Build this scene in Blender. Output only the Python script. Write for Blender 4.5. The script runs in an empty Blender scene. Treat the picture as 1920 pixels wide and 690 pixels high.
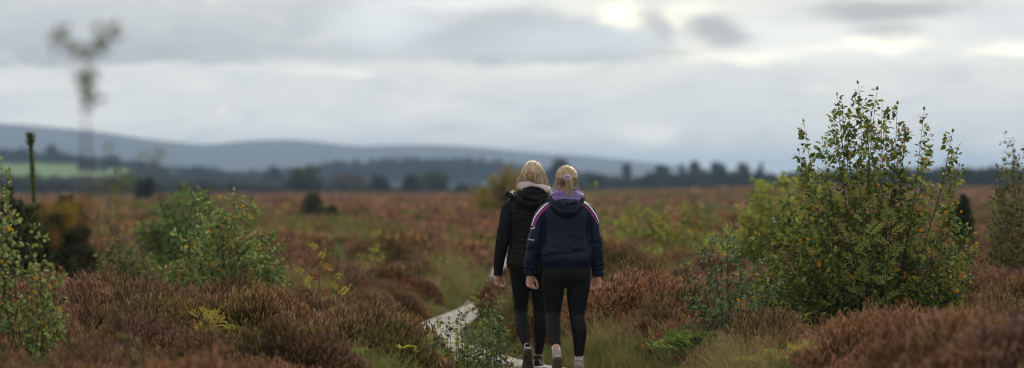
import bpy, math, random
import numpy as np
from mathutils import Vector, noise as mnoise
from mathutils.bvhtree import BVHTree

scene = bpy.context.scene
COL = scene.collection
FPX = 6880.0        # focal length in photo pixels (1920 wide)
EYE = 1.5           # eye height
HY = 350.0          # photo row of the horizon

def P(px, py, d):
    """point in the world seen at photo pixel px,py at distance d"""
    return np.array([(px-960.0)/FPX*d, d, EYE+(HY-py)/FPX*d])

def smooth(e0, e1, x):
    t = np.clip((np.asarray(x, float)-e0)/(e1-e0), 0, 1)
    return t*t*(3-2*t)

def lin(c):
    return tuple(((v/255.0)/12.92 if v/255.0 <= .04045 else ((v/255.0+.055)/1.055)**2.4) for v in c)

# ---------------------------------------------------------------- mesh helpers
class MB:
    """collects vertices, faces and point colours, links them as ONE mesh object"""
    def __init__(s):
        s.v = []; s.f = []; s.c = []; s.n = 0; s.q = []
    def add(s, v, f, col=(1, 1, 1)):
        v = np.asarray(v, float).reshape(-1, 3)
        s.v.append(v)
        k = s.n; s.f.extend([tuple([i+k for i in q]) for q in f])
        c = np.asarray(col, float)
        if c.ndim == 1: c = np.tile(c[:3], (len(v), 1))
        s.c.append(c[:, :3])
        s.n += len(v)
    def leaf(s, p, d, nrm, L, col, shape): s.q.append((p, d, nrm, L, col, shape))
    def flush(s):
        if not s.q: return
        p = np.array([a[0] for a in s.q]); d = np.array([a[1] for a in s.q]); nr = np.array([a[2] for a in s.q])
        L = np.array([a[3] for a in s.q])[:, None, None]; c = np.array([a[4] for a in s.q]); sh = np.array([a[5] for a in s.q])
        d /= np.linalg.norm(d, axis=1)[:, None]+1e-9
        w = np.cross(nr, d); w /= np.linalg.norm(w, axis=1)[:, None]+1e-9
        n2 = np.cross(d, w)
        v = p[:, None]+L*(sh[:, :, :1]*d[:, None]+sh[:, :, 1:2]*w[:, None]+sh[:, :, 2:]*n2[:, None])
        m = len(p); k = np.arange(m)[:, None]*6
        f = np.concatenate([k+np.array([0, 1, 2, 3]), k+np.array([0, 3, 4, 5])]) 
        s.add(v.reshape(-1, 3), f.tolist(), np.repeat(c, 6, axis=0)); s.q = []
    def mesh(s, name, smooth_=True):
        s.flush()
        me = bpy.data.meshes.new(name)
        v = np.concatenate(s.v) if s.v else np.zeros((0, 3))
        me.from_pydata(v.tolist(), [], s.f)
        at = me.attributes.new('col', 'FLOAT_COLOR', 'POINT')
        c = np.ones((len(v), 4), np.float32); c[:, :3] = np.concatenate(s.c)
        at.data.foreach_set('color', c.ravel())
        if smooth_:
            me.polygons.foreach_set('use_smooth', np.ones(len(me.polygons), bool))
        me.update()
        return me
    def build(s, name, mat, parent=None, smooth_=True, loc=None):
        me = s.mesh(name, smooth_)
        if mat: me.materials.append(mat)
        o = bpy.data.objects.new(name, me); COL.objects.link(o)
        if parent: o.parent = parent
        if loc is not None: o.location = loc
        return o

def tag(o, label=None, cat=None, group=None, kind=None):
    if label: o['label'] = label
    if cat: o['category'] = cat
    if group: o['group'] = group
    if kind: o['kind'] = kind
    return o

def empty(name, loc, label, cat, group=None):
    o = bpy.data.objects.new(name, None); COL.objects.link(o)
    o.location = [float(a) for a in loc]; o.empty_display_size = .2
    return tag(o, label, cat, group)

def frames(p, ref=(0, 1, 0)):
    p = np.asarray(p, float)
    t = np.gradient(p, axis=0); t /= np.linalg.norm(t, axis=1)[:, None]+1e-9
    ref = np.asarray(ref, float)
    u = np.cross(ref, t); 
    bad = np.linalg.norm(u, axis=1) < 1e-3
    u[bad] = np.cross([1, .1, 0], t[bad])
    u /= np.linalg.norm(u, axis=1)[:, None]+1e-9
    w = np.cross(t, u)
    return t, u, w

def tube(p, r, n=6, cap=True, ref=(0, 1, 0), r2=None, sup=1.0):
    """tube along p; r radius across u, r2 across w"""
    p = np.asarray(p, float); m = len(p)
    r = np.broadcast_to(np.asarray(r, float), (m,)); r2 = r if r2 is None else np.broadcast_to(np.asarray(r2, float), (m,))
    t, u, w = frames(p, ref)
    a = np.arange(n)*2*math.pi/n
    ca, sa = np.cos(a), np.sin(a)
    if sup != 1.0:
        ca = np.sign(ca)*np.abs(ca)**sup; sa = np.sign(sa)*np.abs(sa)**sup
    v = p[:, None, :]+u[:, None, :]*(r[:, None]*ca)[:, :, None]+w[:, None, :]*(r2[:, None]*sa)[:, :, None]
    f = []
    for i in range(m-1):
        for j in range(n):
            k = (j+1) % n
            f.append((i*n+j, i*n+k, (i+1)*n+k, (i+1)*n+j))
    if cap:
        f.append(tuple(range(n-1, -1, -1))); f.append(tuple((m-1)*n+j for j in range(n)))
    return v.reshape(-1, 3), f

def spline(pts, n=16):
    """Catmull-Rom through rows of any width"""
    pts = np.asarray(pts, float)
    if len(pts) < 3:
        t = np.linspace(0, 1, n)[:, None]
        return pts[0]*(1-t)+pts[-1]*t
    q = np.vstack([2*pts[0]-pts[1], pts, 2*pts[-1]-pts[-2]])
    out = []
    segs = len(pts)-1
    for x in np.linspace(0, segs-1e-6, n):
        i = int(x); t = x-i
        a, b, c, d = q[i], q[i+1], q[i+2], q[i+3]
        out.append(.5*((2*b)+(-a+c)*t+(2*a-5*b+4*c-d)*t*t+(-a+3*b-3*c+d)*t**3))
    return np.array(out)

def ellipsoid(c, r, nu=24, nv=16):
    v = [(0, 0, 1)]
    for i in range(1, nv):
        th = math.pi*i/nv
        for j in range(nu):
            ph = 2*math.pi*j/nu
            v.append((math.sin(th)*math.cos(ph), math.sin(th)*math.sin(ph), math.cos(th)))
    v.append((0, 0, -1))
    f = [(0, 1+j, 1+(j+1) % nu) for j in range(nu)]
    for i in range(nv-2):
        for j in range(nu):
            a = 1+i*nu+j; b = 1+i*nu+(j+1) % nu
            f.append((a, a+nu, b+nu, b))
    L = len(v)-1; s = 1+(nv-2)*nu
    f += [(s+j, L, s+(j+1) % nu) for j in range(nu)]
    return np.array(v)*np.asarray(r)+np.asarray(c), f

# ---------------------------------------------------------------- materials
def new_mat(name):
    m = bpy.data.materials.new(name); m.use_nodes = True
    nt = m.node_tree; nt.nodes.clear()
    return m, nt.nodes, nt.links

def N(nodes, typ, **kw):
    n = nodes.new(typ)
    for k, v in kw.items():
        if k == 'inp':
            for a, b in v.items(): n.inputs[a].default_value = b
        else: setattr(n, k, v)
    return n

def vnoise(nodes, links, scale, detail=3, stretch=None, coord='Object', rough=.5):
    tc = N(nodes, 'ShaderNodeTexCoord')
    src = tc.outputs[coord]
    if coord == 'World':
        pass
    if stretch:
        mp = N(nodes, 'ShaderNodeMapping'); mp.inputs['Scale'].default_value = stretch
        links.new(src, mp.inputs[0]); src = mp.outputs[0]
    t = N(nodes, 'ShaderNodeTexNoise'); t.inputs['Scale'].default_value = scale
    t.inputs['Detail'].default_value = detail; t.inputs['Roughness'].default_value = rough
    links.new(src, t.inputs['Vector'])
    return t.outputs['Fac']

def mixc(nodes, links, fac, a, b, blend='MIX'):
    m = N(nodes, 'ShaderNodeMix', data_type='RGBA', blend_type=blend)
    for s, v in ((m.inputs[0], fac), (m.inputs[6], a), (m.inputs[7], b)):
        if isinstance(v, (int, float)): s.default_value = v
        elif isinstance(v, tuple): s.default_value = (*v[:3], 1)
        else: links.new(v, s)
    return m.outputs[2]

def ramp(nodes, links, fac, stops):
    r = N(nodes, 'ShaderNodeValToRGB')
    e = r.color_ramp.elements
    while len(e) < len(stops): e.new(.5)
    for q, (p, c) in zip(e, stops):
        q.position = p; q.color = (*c[:3], 1)
    links.new(fac, r.inputs[0])
    return r.outputs[0]

def leaf_material(name, rough=.5, trans=.35, tint=(1, 1, 1), spec=.35):
    m, n, l = new_mat(name)
    at = N(n, 'ShaderNodeAttribute', attribute_name='col')
    c = at.outputs['Color']
    if tint != (1, 1, 1): c = mixc(n, l, 1.0, c, tint, 'MULTIPLY')
    b = N(n, 'ShaderNodeBsdfPrincipled'); b.inputs['Roughness'].default_value = rough
    b.inputs['Specular IOR Level'].default_value = spec
    tr = N(n, 'ShaderNodeBsdfTranslucent')
    mx = N(n, 'ShaderNodeMixShader'); mx.inputs[0].default_value = trans
    l.new(c, b.inputs['Base Color']); l.new(c, tr.inputs['Color'])
    l.new(b.outputs[0], mx.inputs[1]); l.new(tr.outputs[0], mx.inputs[2])
    o = N(n, 'ShaderNodeOutputMaterial'); l.new(mx.outputs[0], o.inputs[0])
    return m

def simple_mat(name, col, rough=.7, spec=.3, nscale=0, namp=.25, bump=0, bscale=80, sheen=0, attr=False, stretch=None, coord='Object'):
    m, n, l = new_mat(name)
    b = N(n, 'ShaderNodeBsdfPrincipled'); b.inputs['Roughness'].default_value = rough
    b.inputs['Specular IOR Level'].default_value = spec
    if sheen: b.inputs['Sheen Weight'].default_value = sheen
    if attr:
        at = N(n, 'ShaderNodeAttribute', attribute_name='col'); c = at.outputs['Color']
    else:
        c = tuple(col)
    if nscale:
        f = vnoise(n, l, nscale, 4, stretch, coord)
        dark = ramp(n, l, f, [(.3, (1-namp,)*3), (.7, (1+namp,)*3)])
        c = mixc(n, l, 1.0, c, dark, 'MULTIPLY')
    if isinstance(c, tuple): b.inputs['Base Color'].default_value = (*c[:3], 1)
    else: l.new(c, b.inputs['Base Color'])
    if bump:
        f2 = vnoise(n, l, bscale, 3, stretch, coord)
        bp = N(n, 'ShaderNodeBump'); bp.inputs['Strength'].default_value = bump; bp.inputs['Distance'].default_value = .004
        l.new(f2, bp.inputs['Height']); l.new(bp.outputs[0], b.inputs['Normal'])
    o = N(n, 'ShaderNodeOutputMaterial'); l.new(b.outputs[0], o.inputs[0])
    return m

M = {}
M['leaf'] = leaf_material('birch_leaf', .62, .40, spec=.16)
M['farleaf'] = leaf_material('tree_foliage', .8, .2, spec=.05)
M['needle'] = leaf_material('pine_needle', .6, .2, spec=.08)
M['bark'] = simple_mat('twig_bark', (.07, .045, .03), .8, .2, 30, .4, .5, 60)
M['farbark'] = simple_mat('tree_bark', (.06, .05, .04), .9, .1, 6, .3)

# ---------------------------------------------------------------- camera
cam_d = bpy.data.cameras.new('camera'); cam = bpy.data.objects.new('camera', cam_d); COL.objects.link(cam)
cam.location = (0, 0, EYE); cam.rotation_euler = (math.radians(90), 0, 0)
cam_d.sensor_width = 36; cam_d.lens = FPX/1920*36
cam_d.shift_y = (HY-345.0)/1920.0
cam_d.clip_start = .5; cam_d.clip_end = 40000
cam_d.dof.use_dof = True; cam_d.dof.focus_distance = 29.9; cam_d.dof.aperture_fstop = 1.85
scene.camera = cam
def unit(v):
    v = np.asarray(v, float); return v/(math.sqrt(v[0]*v[0]+v[1]*v[1]+v[2]*v[2])+1e-9)
# ================================================================ terrain
PATHP = np.array([  # y, x of the boardwalk's centre line
    (8, 1.6), (18, 1.15), (24, .75), (27.5, .80), (28.6, .62), (29.5, .42), (30.4, .14), (31.3, -.12), (32.8, -.36), (34.4, -.64), (36.2, -.80), (38.5, -.84), (41.3, -.68), (45.5, -.36),
    (50, -.24), (55.8, -.12), (62, -.08), (69, -.06), (85, .3), (110, 1.2), (150, 1.0), (260, -2)])
def path_x(y): return np.interp(y, PATHP[:, 0], PATHP[:, 1])

_rs = np.random.RandomState(3)
_W = [(_rs.uniform(-1, 1, 2)/s, _rs.uniform(0, 6.28)) for s in (9, 6.5, 4.8, 3.3, 2.3, 1.7) for _ in range(3)]
def bumps(x, y):
    s = 0
    for (k, p) in _W: s = s+np.sin(x*k[0]*6.28+y*k[1]*6.28+p)*.33/ (1+np.hypot(*k)*3)
    return s
def pdist(x, y):
    return np.abs(np.asarray(x, float)-path_x(y))/np.sqrt(1+np.gradient(PATHP[:,1],PATHP[:,0]).mean()**2)

def gz(x, y):
    x = np.asarray(x, float); y = np.asarray(y, float)
    d = np.hypot(x, y); az = x/np.maximum(y, 1)*FPX+960
    pd = pdist(x, y)
    off = smooth(.45, 1.6, pd)
    z = .16*bumps(x, y)*off*smooth(700, 300, d)
    hm = np.sin(x*3.1+1.3*np.sin(y*1.1))*np.sin(y*2.3+1.7*np.sin(x*.9+y*.35))+.6*np.sin(x*5.3+y*1.9)*np.sin(y*4.1-x*1.2)
    z = z+.10*np.clip(hm, -.4, 1.3)*off*smooth(160, 60, d)
    z = z+.16*np.clip(np.sin(x*.62+2*np.sin(y*.11))*np.sin(y*.34+1.4*np.sin(x*.3)), -.3, 1)*off*smooth(34, 50, y)*smooth(600, 260, d)
    z = z+.10*off*smooth(44, 34, d)*(x < path_x(y))*smooth(900, 200, az)+.13*off*smooth(60, 34, d)*(x > path_x(y))
    z = z-.07*(1-smooth(.28, .6, pd))*smooth(400, 100, d)
    # bank in the near right corner and a low one bottom centre
    z = z+.42*np.exp(-((x-2.75)/.85)**2-((y-19.2)/1.3)**2)
    z = z+.20*np.exp(-((x-1.1)/.42)**2-((y-17.8)/.8)**2)
    z = z+.27*np.exp(-((x-1.45)/.42)**2-((y-33.2)/1.1)**2)
    z = z+.34*np.exp(-((x-.12)/.42)**2-((y-39.0)/3.2)**2)
    z = z+.24*np.exp(-((x-4.4)/.9)**2-((y-34)/2)**2)
    # slight swell of the bog towards the right
    z = z+1.0*smooth(120, 560, d)*smooth(900, 1500, az)*smooth(2600, 800, d)
    z = z-.15*smooth(120, 500, d)*smooth(700, 200, az)
    # farmland rising beyond the bog on the left
    left = smooth(700, 60, az)
    z = z+left*(6*smooth(900, 1500, d)+9*smooth(1450, 1900, d))
    z = z+smooth(560, 700, az)*2.0*smooth(900, 2200, d)
    z = z-12*smooth(2300, 3600, d)
    return z

MOOR_END = 620.0
def build_ground():
    rows = np.concatenate([[2, 8, 12], np.arange(15, 24, .5), np.arange(24, 48, .25), np.arange(48, 80, .6), np.arange(80, 160, 2), np.arange(160, 700, 12), np.arange(700, 2600, 60), [3000, 4000, 6000, 9000, 14000]])
    azs = np.concatenate([np.linspace(-1.1, -.22, 14), np.linspace(-.2, .2, 300), np.linspace(.22, 1.1, 14)])
    Y, T = np.meshgrid(rows, azs, indexing='ij')
    X = Y*T
    Z = gz(X, Y)
    v = np.stack([X, Y, Z], -1).reshape(-1, 3)
    n = len(azs)
    f = [(i*n+j, i*n+j+1, (i+1)*n+j+1, (i+1)*n+j) for i in range(len(rows)-1) for j in range(n-1)]
    mb = MB(); mb.add(v, f)
    m, nd, l = new_mat('moor_ground')
    geo = N(nd, 'ShaderNodeNewGeometry')
    def nz(scale, det=4, st=None):
        src = geo.outputs['Position']
        if st:
            mp = N(nd, 'ShaderNodeMapping'); mp.inputs['Scale'].default_value = st; l.new(src, mp.inputs[0]); src = mp.outputs[0]
        t = N(nd, 'ShaderNodeTexNoise'); t.inputs['Scale'].default_value = scale; t.inputs['Detail'].default_value = det
        l.new(src, t.inputs['Vector']); return t.outputs['Fac']
    peat = ramp(nd, l, nz(3.0), [(.3, (.03, .022, .014)), (.55, (.055, .042, .022)), (.75, (.075, .07, .03))])
    moor = ramp(nd, l, nz(.06), [(.3, (.12, .055, .035)), (.5, (.15, .075, .045)), (.7, (.13, .09, .04))])
    sep = N(nd, 'ShaderNodeSeparateXYZ'); l.new(geo.outputs['Position'], sep.inputs[0])
    def mr(a, b, src):
        q = N(nd, 'ShaderNodeMapRange'); q.inputs[1].default_value = a; q.inputs[2].default_value = b; l.new(src, q.inputs[0]); return q.outputs[0]
    c = mixc(nd, l, mr(60, 140, sep.outputs[1]), peat, moor)
    vor = N(nd, 'ShaderNodeTexVoronoi'); vor.inputs['Scale'].default_value = .0045
    mp = N(nd, 'ShaderNodeMapping'); mp.inputs['Scale'].default_value = (1, .55, 0); l.new(geo.outputs['Position'], mp.inputs[0]); l.new(mp.outputs[0], vor.inputs['Vector'])
    sh = N(nd, 'ShaderNodeSeparateXYZ'); l.new(vor.outputs['Color'], sh.inputs[0])
    field = ramp(nd, l, sh.outputs[0], [(0, (.07, .13, .035)), (.35, (.10, .17, .045)), (.6, (.18, .19, .08)), (.8, (.07, .11, .04)), (1, (.22, .22, .10))])
    c = mixc(nd, l, mr(MOOR_END, MOOR_END+30, sep.outputs[1]), c, field)
    b = N(nd, 'ShaderNodeBsdfPrincipled'); b.inputs['Roughness'].default_value = .95; b.inputs['Specular IOR Level'].default_value = .1
    l.new(c, b.inputs['Base Color'])
    bp = N(nd, 'ShaderNodeBump'); bp.inputs['Strength'].default_value = .6; bp.inputs['Distance'].default_value = .05
    l.new(nz(25), bp.inputs['Height']); l.new(bp.outputs[0], b.inputs['Normal'])
    o = N(nd, 'ShaderNodeOutputMaterial'); l.new(b.outputs[0], o.inputs[0])
    return tag(mb.build('ground', m), kind='structure')
build_ground()

def build_hills():
    prof = np.array([(-900, 215), (-500, 225), (-200, 236), (0, 232), (60, 236), (100, 240), (150, 244), (200, 250), (260, 259), (300, 264), (345, 269), (380, 272), (420, 269), (460, 265), (500, 263), (560, 263), (600, 267), (640, 272), (670, 275), (720, 273), (780, 272), (840, 273), (900, 277), (950, 282), (1000, 287), (1060, 290), (1120, 295), (1160, 299), (1220, 306), (1280, 312), (1340, 318), (1400, 323), (1460, 328), (1600, 338), (1800, 346), (2100, 352), (2600, 356)], float)
    D0 = 5600.0
    pxs = np.linspace(-900, 2600, 420)
    top = np.interp(pxs, prof[:, 0], prof[:, 1])
    k = np.ones(5)/5; top = np.convolve(np.pad(top, 2, 'edge'), k, 'valid')
    H = EYE+(HY-top)/FPX*D0+13
    ds = np.linspace(-1, 1, 26)
    rs = np.random.RandomState(5)
    v = []; 
    for i, s in enumerate(ds):
        dd = D0+(1500 if s < 0 else 1200)*s
        env = (math.cos(s*math.pi/2))**1.15
        wob = 1+.10*np.sin(pxs/95.0+s*5)*(abs(s) > .15)*(1-env)
        z = -13+H*env*wob
        v.append(np.stack([(pxs-960)/FPX*dd, np.full_like(pxs, dd), z], -1))
    v = np.array(v); n = len(pxs)
    f = [(i*n+j, i*n+j+1, (i+1)*n+j+1, (i+1)*n+j) for i in range(len(ds)-1) for j in range(n-1)]
    mb = MB(); mb.add(v.reshape(-1, 3), f)
    m, nd, l = new_mat('hill_moorland')
    geo = N(nd, 'ShaderNodeNewGeometry')
    t = N(nd, 'ShaderNodeTexNoise'); t.inputs['Scale'].default_value = .006; t.inputs['Detail'].default_value = 5; l.new(geo.outputs['Position'], t.inputs['Vector'])
    c = ramp(nd, l, t.outputs['Fac'], [(.35, (.045, .06, .055)), (.5, (.08, .075, .07)), (.65, (.06, .08, .055))])
    b = N(nd, 'ShaderNodeBsdfPrincipled'); b.inputs['Roughness'].default_value = 1; b.inputs['Specular IOR Level'].default_value = .05
    l.new(c, b.inputs['Base Color'])
    o = N(nd, 'ShaderNodeOutputMaterial'); l.new(b.outputs[0], o.inputs[0])
    tag(mb.build('hills', m), kind='structure')
build_hills()

# ---------------------------------------------------------------- boardwalk
def build_path():
    rnd = random.Random(4)
    mb = MB()
    ys = [PATHP[0, 0]]
    while ys[-1] < 150:
        ys.append(ys[-1]+2.4/1.02)
    W = .58
    def cx(y): return float(np.interp(y, SY, SX))
    SY = np.linspace(8, 260, 1500); SX = path_x(SY)
    k = np.ones(13)/13; SX = np.convolve(np.pad(SX, 6, 'edge'), k, 'valid')
    y = 9.0
    # long sleepers laid along the way, three abreast, in 2.4 m lengths, with a wire-mesh grip on top
    while y < 130:
        L = 2.4
        for b_ in range(3):
            nseg = 6; pts = []
            lift = rnd.uniform(-.006, .006); tone = rnd.uniform(.82, 1.08)
            for i in range(nseg+1):
                yy = y+.012+(L-.024)*i/nseg
                dx = (cx(yy+.2)-cx(yy-.2))/.4; ln = math.hypot(1, dx)
                nx, ny = 1/ln, -dx/ln
                off0 = -W/2+b_*W/3+.006; off1 = -W/2+(b_+1)*W/3-.006
                for (o_, zz) in ((off0, -.11), (off0, -.002+lift), (off1, -.002+lift), (off1, -.11)):
                    pts.append((cx(yy)+nx*o_, yy+ny*o_, zz+rnd.uniform(-.001, .001)))
            f = []
            for i in range(nseg):
                for j in range(3):
                    a = i*4+j; f.append((a, a+1, a+5, a+4))
            f += [(0, 3, 2, 1), (nseg*4, nseg*4+1, nseg*4+2, nseg*4+3)]
            mb.add(pts, f, (tone, tone, tone))
        y += L
    m, nd, l = new_mat('weathered_boards')
    at = N(nd, 'ShaderNodeAttribute', attribute_name='col')
    f1 = vnoise(nd, l, 2.0, 5, (6, 1.0, 1)); f2 = vnoise(nd, l, 22, 4)
    c = ramp(nd, l, f1, [(.25, (.20, .19, .18)), (.5, (.31, .295, .28)), (.75, (.40, .38, .365))])
    c = mixc(nd, l, 1.0, c, at.outputs['Color'], 'MULTIPLY')
    sp = ramp(nd, l, f2, [(.38, (.25, .22, .18)), (.52, (1, 1, 1))])
    c = mixc(nd, l, 1.0, c, sp, 'MULTIPLY')
    b = N(nd, 'ShaderNodeBsdfPrincipled'); b.inputs['Roughness'].default_value = .8; b.inputs['Specular IOR Level'].default_value = .12
    l.new(c, b.inputs['Base Color'])
    bp = N(nd, 'ShaderNodeBump'); bp.inputs['Strength'].default_value = .5; bp.inputs['Distance'].default_value = .01
    l.new(f2, bp.inputs['Height']); l.new(bp.outputs[0], b.inputs['Normal'])
    o = N(nd, 'ShaderNodeOutputMaterial'); l.new(b.outputs[0], o.inputs[0])
    tag(mb.build('boardwalk_path', m, smooth_=False), kind='structure')
build_path()

# ================================================================ ground cover (stuff, geometry nodes)
def variants(prefix, builders, mat):
    c = bpy.data.collections.new(prefix)
    for i, fn in enumerate(builders):
        mb = fn(i)
        me = mb.mesh('%s_%02d' % (prefix, i), False); me.materials.append(mat)
        o = bpy.data.objects.new('%s_%02d' % (prefix, i), me); c.objects.link(o)
    return c

def scatter(name, coll, pos, rot, scl, idx):
    me = bpy.data.meshes.new(name)
    me.from_pydata(pos.tolist(), [], [])
    a = me.attributes.new('rot', 'FLOAT_VECTOR', 'POINT'); a.data.foreach_set('vector', np.asarray(rot, np.float32).ravel())
    a = me.attributes.new('scl', 'FLOAT_VECTOR', 'POINT'); a.data.foreach_set('vector', np.asarray(scl, np.float32).ravel())
    a = me.attributes.new('idx', 'INT', 'POINT'); a.data.foreach_set('value', np.asarray(idx, np.int32))
    o = bpy.data.objects.new(name, me); COL.objects.link(o)
    ng = bpy.data.node_groups.new(name, 'GeometryNodeTree')
    ng.interface.new_socket('Geometry', in_out='INPUT', socket_type='NodeSocketGeometry')
    ng.interface.new_socket('Geometry', in_out='OUTPUT', socket_type='NodeSocketGeometry')
    n = ng.nodes; l = ng.links
    gi = n.new('NodeGroupInput'); go = n.new('NodeGroupOutput')
    ci = n.new('GeometryNodeCollectionInfo'); ci.inputs['Collection'].default_value = coll
    ci.inputs['Separate Children'].default_value = True; ci.inputs['Reset Children'].default_value = True
    ip = n.new('GeometryNodeInstanceOnPoints'); ip.inputs['Pick Instance'].default_value = True
    def na(nm, t):
        q = n.new('GeometryNodeInputNamedAttribute'); q.data_type = t; q.inputs['Name'].default_value = nm; return q.outputs[0]
    l.new(gi.outputs[0], ip.inputs['Points']); l.new(ci.outputs[0], ip.inputs['Instance'])
    l.new(na('idx', 'INT'), ip.inputs['Instance Index'])
    l.new(na('rot', 'FLOAT_VECTOR'), ip.inputs['Rotation'])
    l.new(na('scl', 'FLOAT_VECTOR'), ip.inputs['Scale'])
    l.new(ip.outputs[0], go.inputs[0])
    md = o.modifiers.new('scatter', 'NODES'); md.node_group = ng
    return tag(o, kind='stuff')

def heather_clump(level):
    def fn(seed):
        r = np.random.RandomState(100*level+seed)
        mb = MB()
        n = (2300, 340, 80)[level]; w = (.0022, .009, .030)[level]; L0 = (.036, .07, .16)[level]
        cl = r.normal(0, .19, (16, 2)); ch = r.uniform(-.07, .05, 16)
        for i in range(n):
            a = r.uniform(0, 6.283); q = math.sqrt(r.uniform(0, 1))
            px, py = .33*q*math.cos(a), .33*q*math.sin(a)
            ci = int(np.argmin((cl[:, 0]-px)**2+(cl[:, 1]-py)**2)); dc = math.hypot(cl[ci, 0]-px, cl[ci, 1]-py)
            out0 = np.array([px-cl[ci, 0], py-cl[ci, 1]])*2.2
            top = (.36+ch[ci])*(1-.75*q**2.2)*(1-min(.5, (dc/.15)**2*.35))*r.uniform(.72, 1.04)
            L = L0*r.uniform(.7, 1.3)
            out = np.array([px*.8+out0[0]+r.normal(0, .10), py*.8+out0[1]+r.normal(0, .10), 1.0]); out[:2] += .38*r.normal(0, 1, 2); out /= np.linalg.norm(out)
            tip = np.array([px*1.15, py*1.15, top]); base = tip-out*L
            side = np.cross(out, r.normal(0, 1, 3)); side /= np.linalg.norm(side)
            s2 = np.cross(out, side)
            wi = w*r.uniform(.7, 1.3); mid = base+(tip-base)*.55
            fl = r.uniform(0, 1)
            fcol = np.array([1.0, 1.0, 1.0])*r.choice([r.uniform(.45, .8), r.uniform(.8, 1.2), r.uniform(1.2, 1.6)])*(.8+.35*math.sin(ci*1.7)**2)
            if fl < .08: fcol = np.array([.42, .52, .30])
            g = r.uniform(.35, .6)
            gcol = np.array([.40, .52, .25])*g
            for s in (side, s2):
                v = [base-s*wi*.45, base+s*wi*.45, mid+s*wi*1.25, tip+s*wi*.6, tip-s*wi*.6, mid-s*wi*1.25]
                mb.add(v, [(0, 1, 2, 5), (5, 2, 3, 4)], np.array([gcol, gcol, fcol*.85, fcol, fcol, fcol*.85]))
            if level == 0 and i % 3 == 0:   # woody stem down to the ground
                s = side*.0025
                b0 = np.array([px*.35, py*.35, -.03])
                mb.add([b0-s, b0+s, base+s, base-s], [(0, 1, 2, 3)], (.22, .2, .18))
        return mb
    return fn

def heather_material():
    m, n, l = new_mat('heather')
    at = N(n, 'ShaderNodeAttribute', attribute_name='col')
    geo = N(n, 'ShaderNodeNewGeometry')
    def nz(scale, det=3, w=0):
        t = N(n, 'ShaderNodeTexNoise'); t.inputs['Scale'].default_value = scale; t.inputs['Detail'].default_value = det
        mp = N(n, 'ShaderNodeMapping'); mp.inputs['Location'].default_value = (w, w*2, 0); mp.inputs['Scale'].default_value = (1, .8, .3)
        l.new(geo.outputs['Position'], mp.inputs[0]); l.new(mp.outputs[0], t.inputs['Vector']); return t.outputs['Fac']
    base = ramp(n, l, nz(.55), [(.30, (.27, .145, .09)), (.42, (.40, .24, .175)), (.5, (.44, .24, .15)), (.58, (.37, .225, .15)), (.68, (.28, .21, .09))])
    pink = ramp(n, l, nz(1.1, 3, 17), [(.60, (0, 0, 0)), (.70, (.9, .9, .9))])
    c = mixc(n, l, pink, base, (.46, .25, .32))
    olive = ramp(n, l, nz(.33, 3, 31), [(.52, (0, 0, 0)), (.64, (.8, .8, .8))])
    c = mixc(n, l, olive, c, (.18, .165, .06))
    oi = N(n, 'ShaderNodeObjectInfo')
    vv = ramp(n, l, oi.outputs['Random'], [(0, (.62, .60, .58)), (.3, (1.0, .95, 1.0)), (.55, (1.15, 1.05, .9)), (.75, (.80, .95, .75)), (1, (1.35, 1.3, 1.3))])
    c = mixc(n, l, 1.0, c, vv, 'MULTIPLY')
    c = mixc(n, l, 1.0, c, at.outputs['Color'], 'MULTIPLY')
    b = N(n, 'ShaderNodeBsdfPrincipled'); b.inputs['Roughness'].default_value = .85; b.inputs['Specular IOR Level'].default_value = .04
    tr = N(n, 'ShaderNodeBsdfTranslucent'); mx = N(n, 'ShaderNodeMixShader'); mx.inputs[0].default_value = .22
    l.new(c, b.inputs['Base Color']); l.new(c, tr.inputs['Color']); l.new(b.outputs[0], mx.inputs[1]); l.new(tr.outputs[0], mx.inputs[2])
    o = N(n, 'ShaderNodeOutputMaterial'); l.new(mx.outputs[0], o.inputs[0])
    return m
M['heather'] = heather_material()

def wedge(rs, d0, d1, n, margin=.03):
    """uniform over the ground inside the view wedge"""
    y = np.sqrt(rs.uniform(d0*d0, d1*d1, n))
    x = y*rs.uniform(-.1395-margin, .1395+margin, n)
    return x, y

GR = [(_rs.uniform(-1, 1, 2)/s, _rs.uniform(0, 6.28)) for s in (7, 5, 3.5, 2.6) for _ in range(3)]
def gmask(x, y):
    """>0 where grass takes over from heather"""
    s = 0
    sc = 1.0/np.maximum(1.0, y/70.0)
    for k, p in GR: s = s+np.sin(x*sc*k[0]*6.28+np.log(np.maximum(y, 5))*45*k[1]*1.0+p)
    g = s/3.2-.98-.35*smooth(60, 90, y)
    # grassy margin along the boardwalk, wider on the left beyond the bend
    pd = pdist(x, y)
    g = np.maximum(g, (.62-pd)*3)
    px = x/y*FPX+960; py = HY+EYE/y*FPX
    for (cx, cy, rx, ry) in ((860, 565, 60, 42), (560, 600, 60, 26), (250, 640, 90, 16), (1370, 665, 60, 14), (1265, 535, 60, 22), (1480, 640, 60, 30), (1130, 684, 90, 13), (900, 645, 60, 34), (640, 500, 50, 12), (470, 470, 40, 8), (1400, 560, 40, 12)):
        g = np.maximum(g, 1.0-((px-cx)/rx)**2-((py-cy)/ry)**2)
    # heather mounds
    for (cx, cy, rx, ry) in ((1200, 610, 130, 62), (700, 640, 70, 34), (945, 592, 50, 32), (300, 600, 200, 60), (1000, 560, 80, 25), (1380, 600, 60, 30)):
        q = ((px-cx)/rx)**2+((py-cy)/ry)**2
        g = np.where((q < 1) & (pd > .55), np.minimum(g, -.5), g)
    return g

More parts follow.
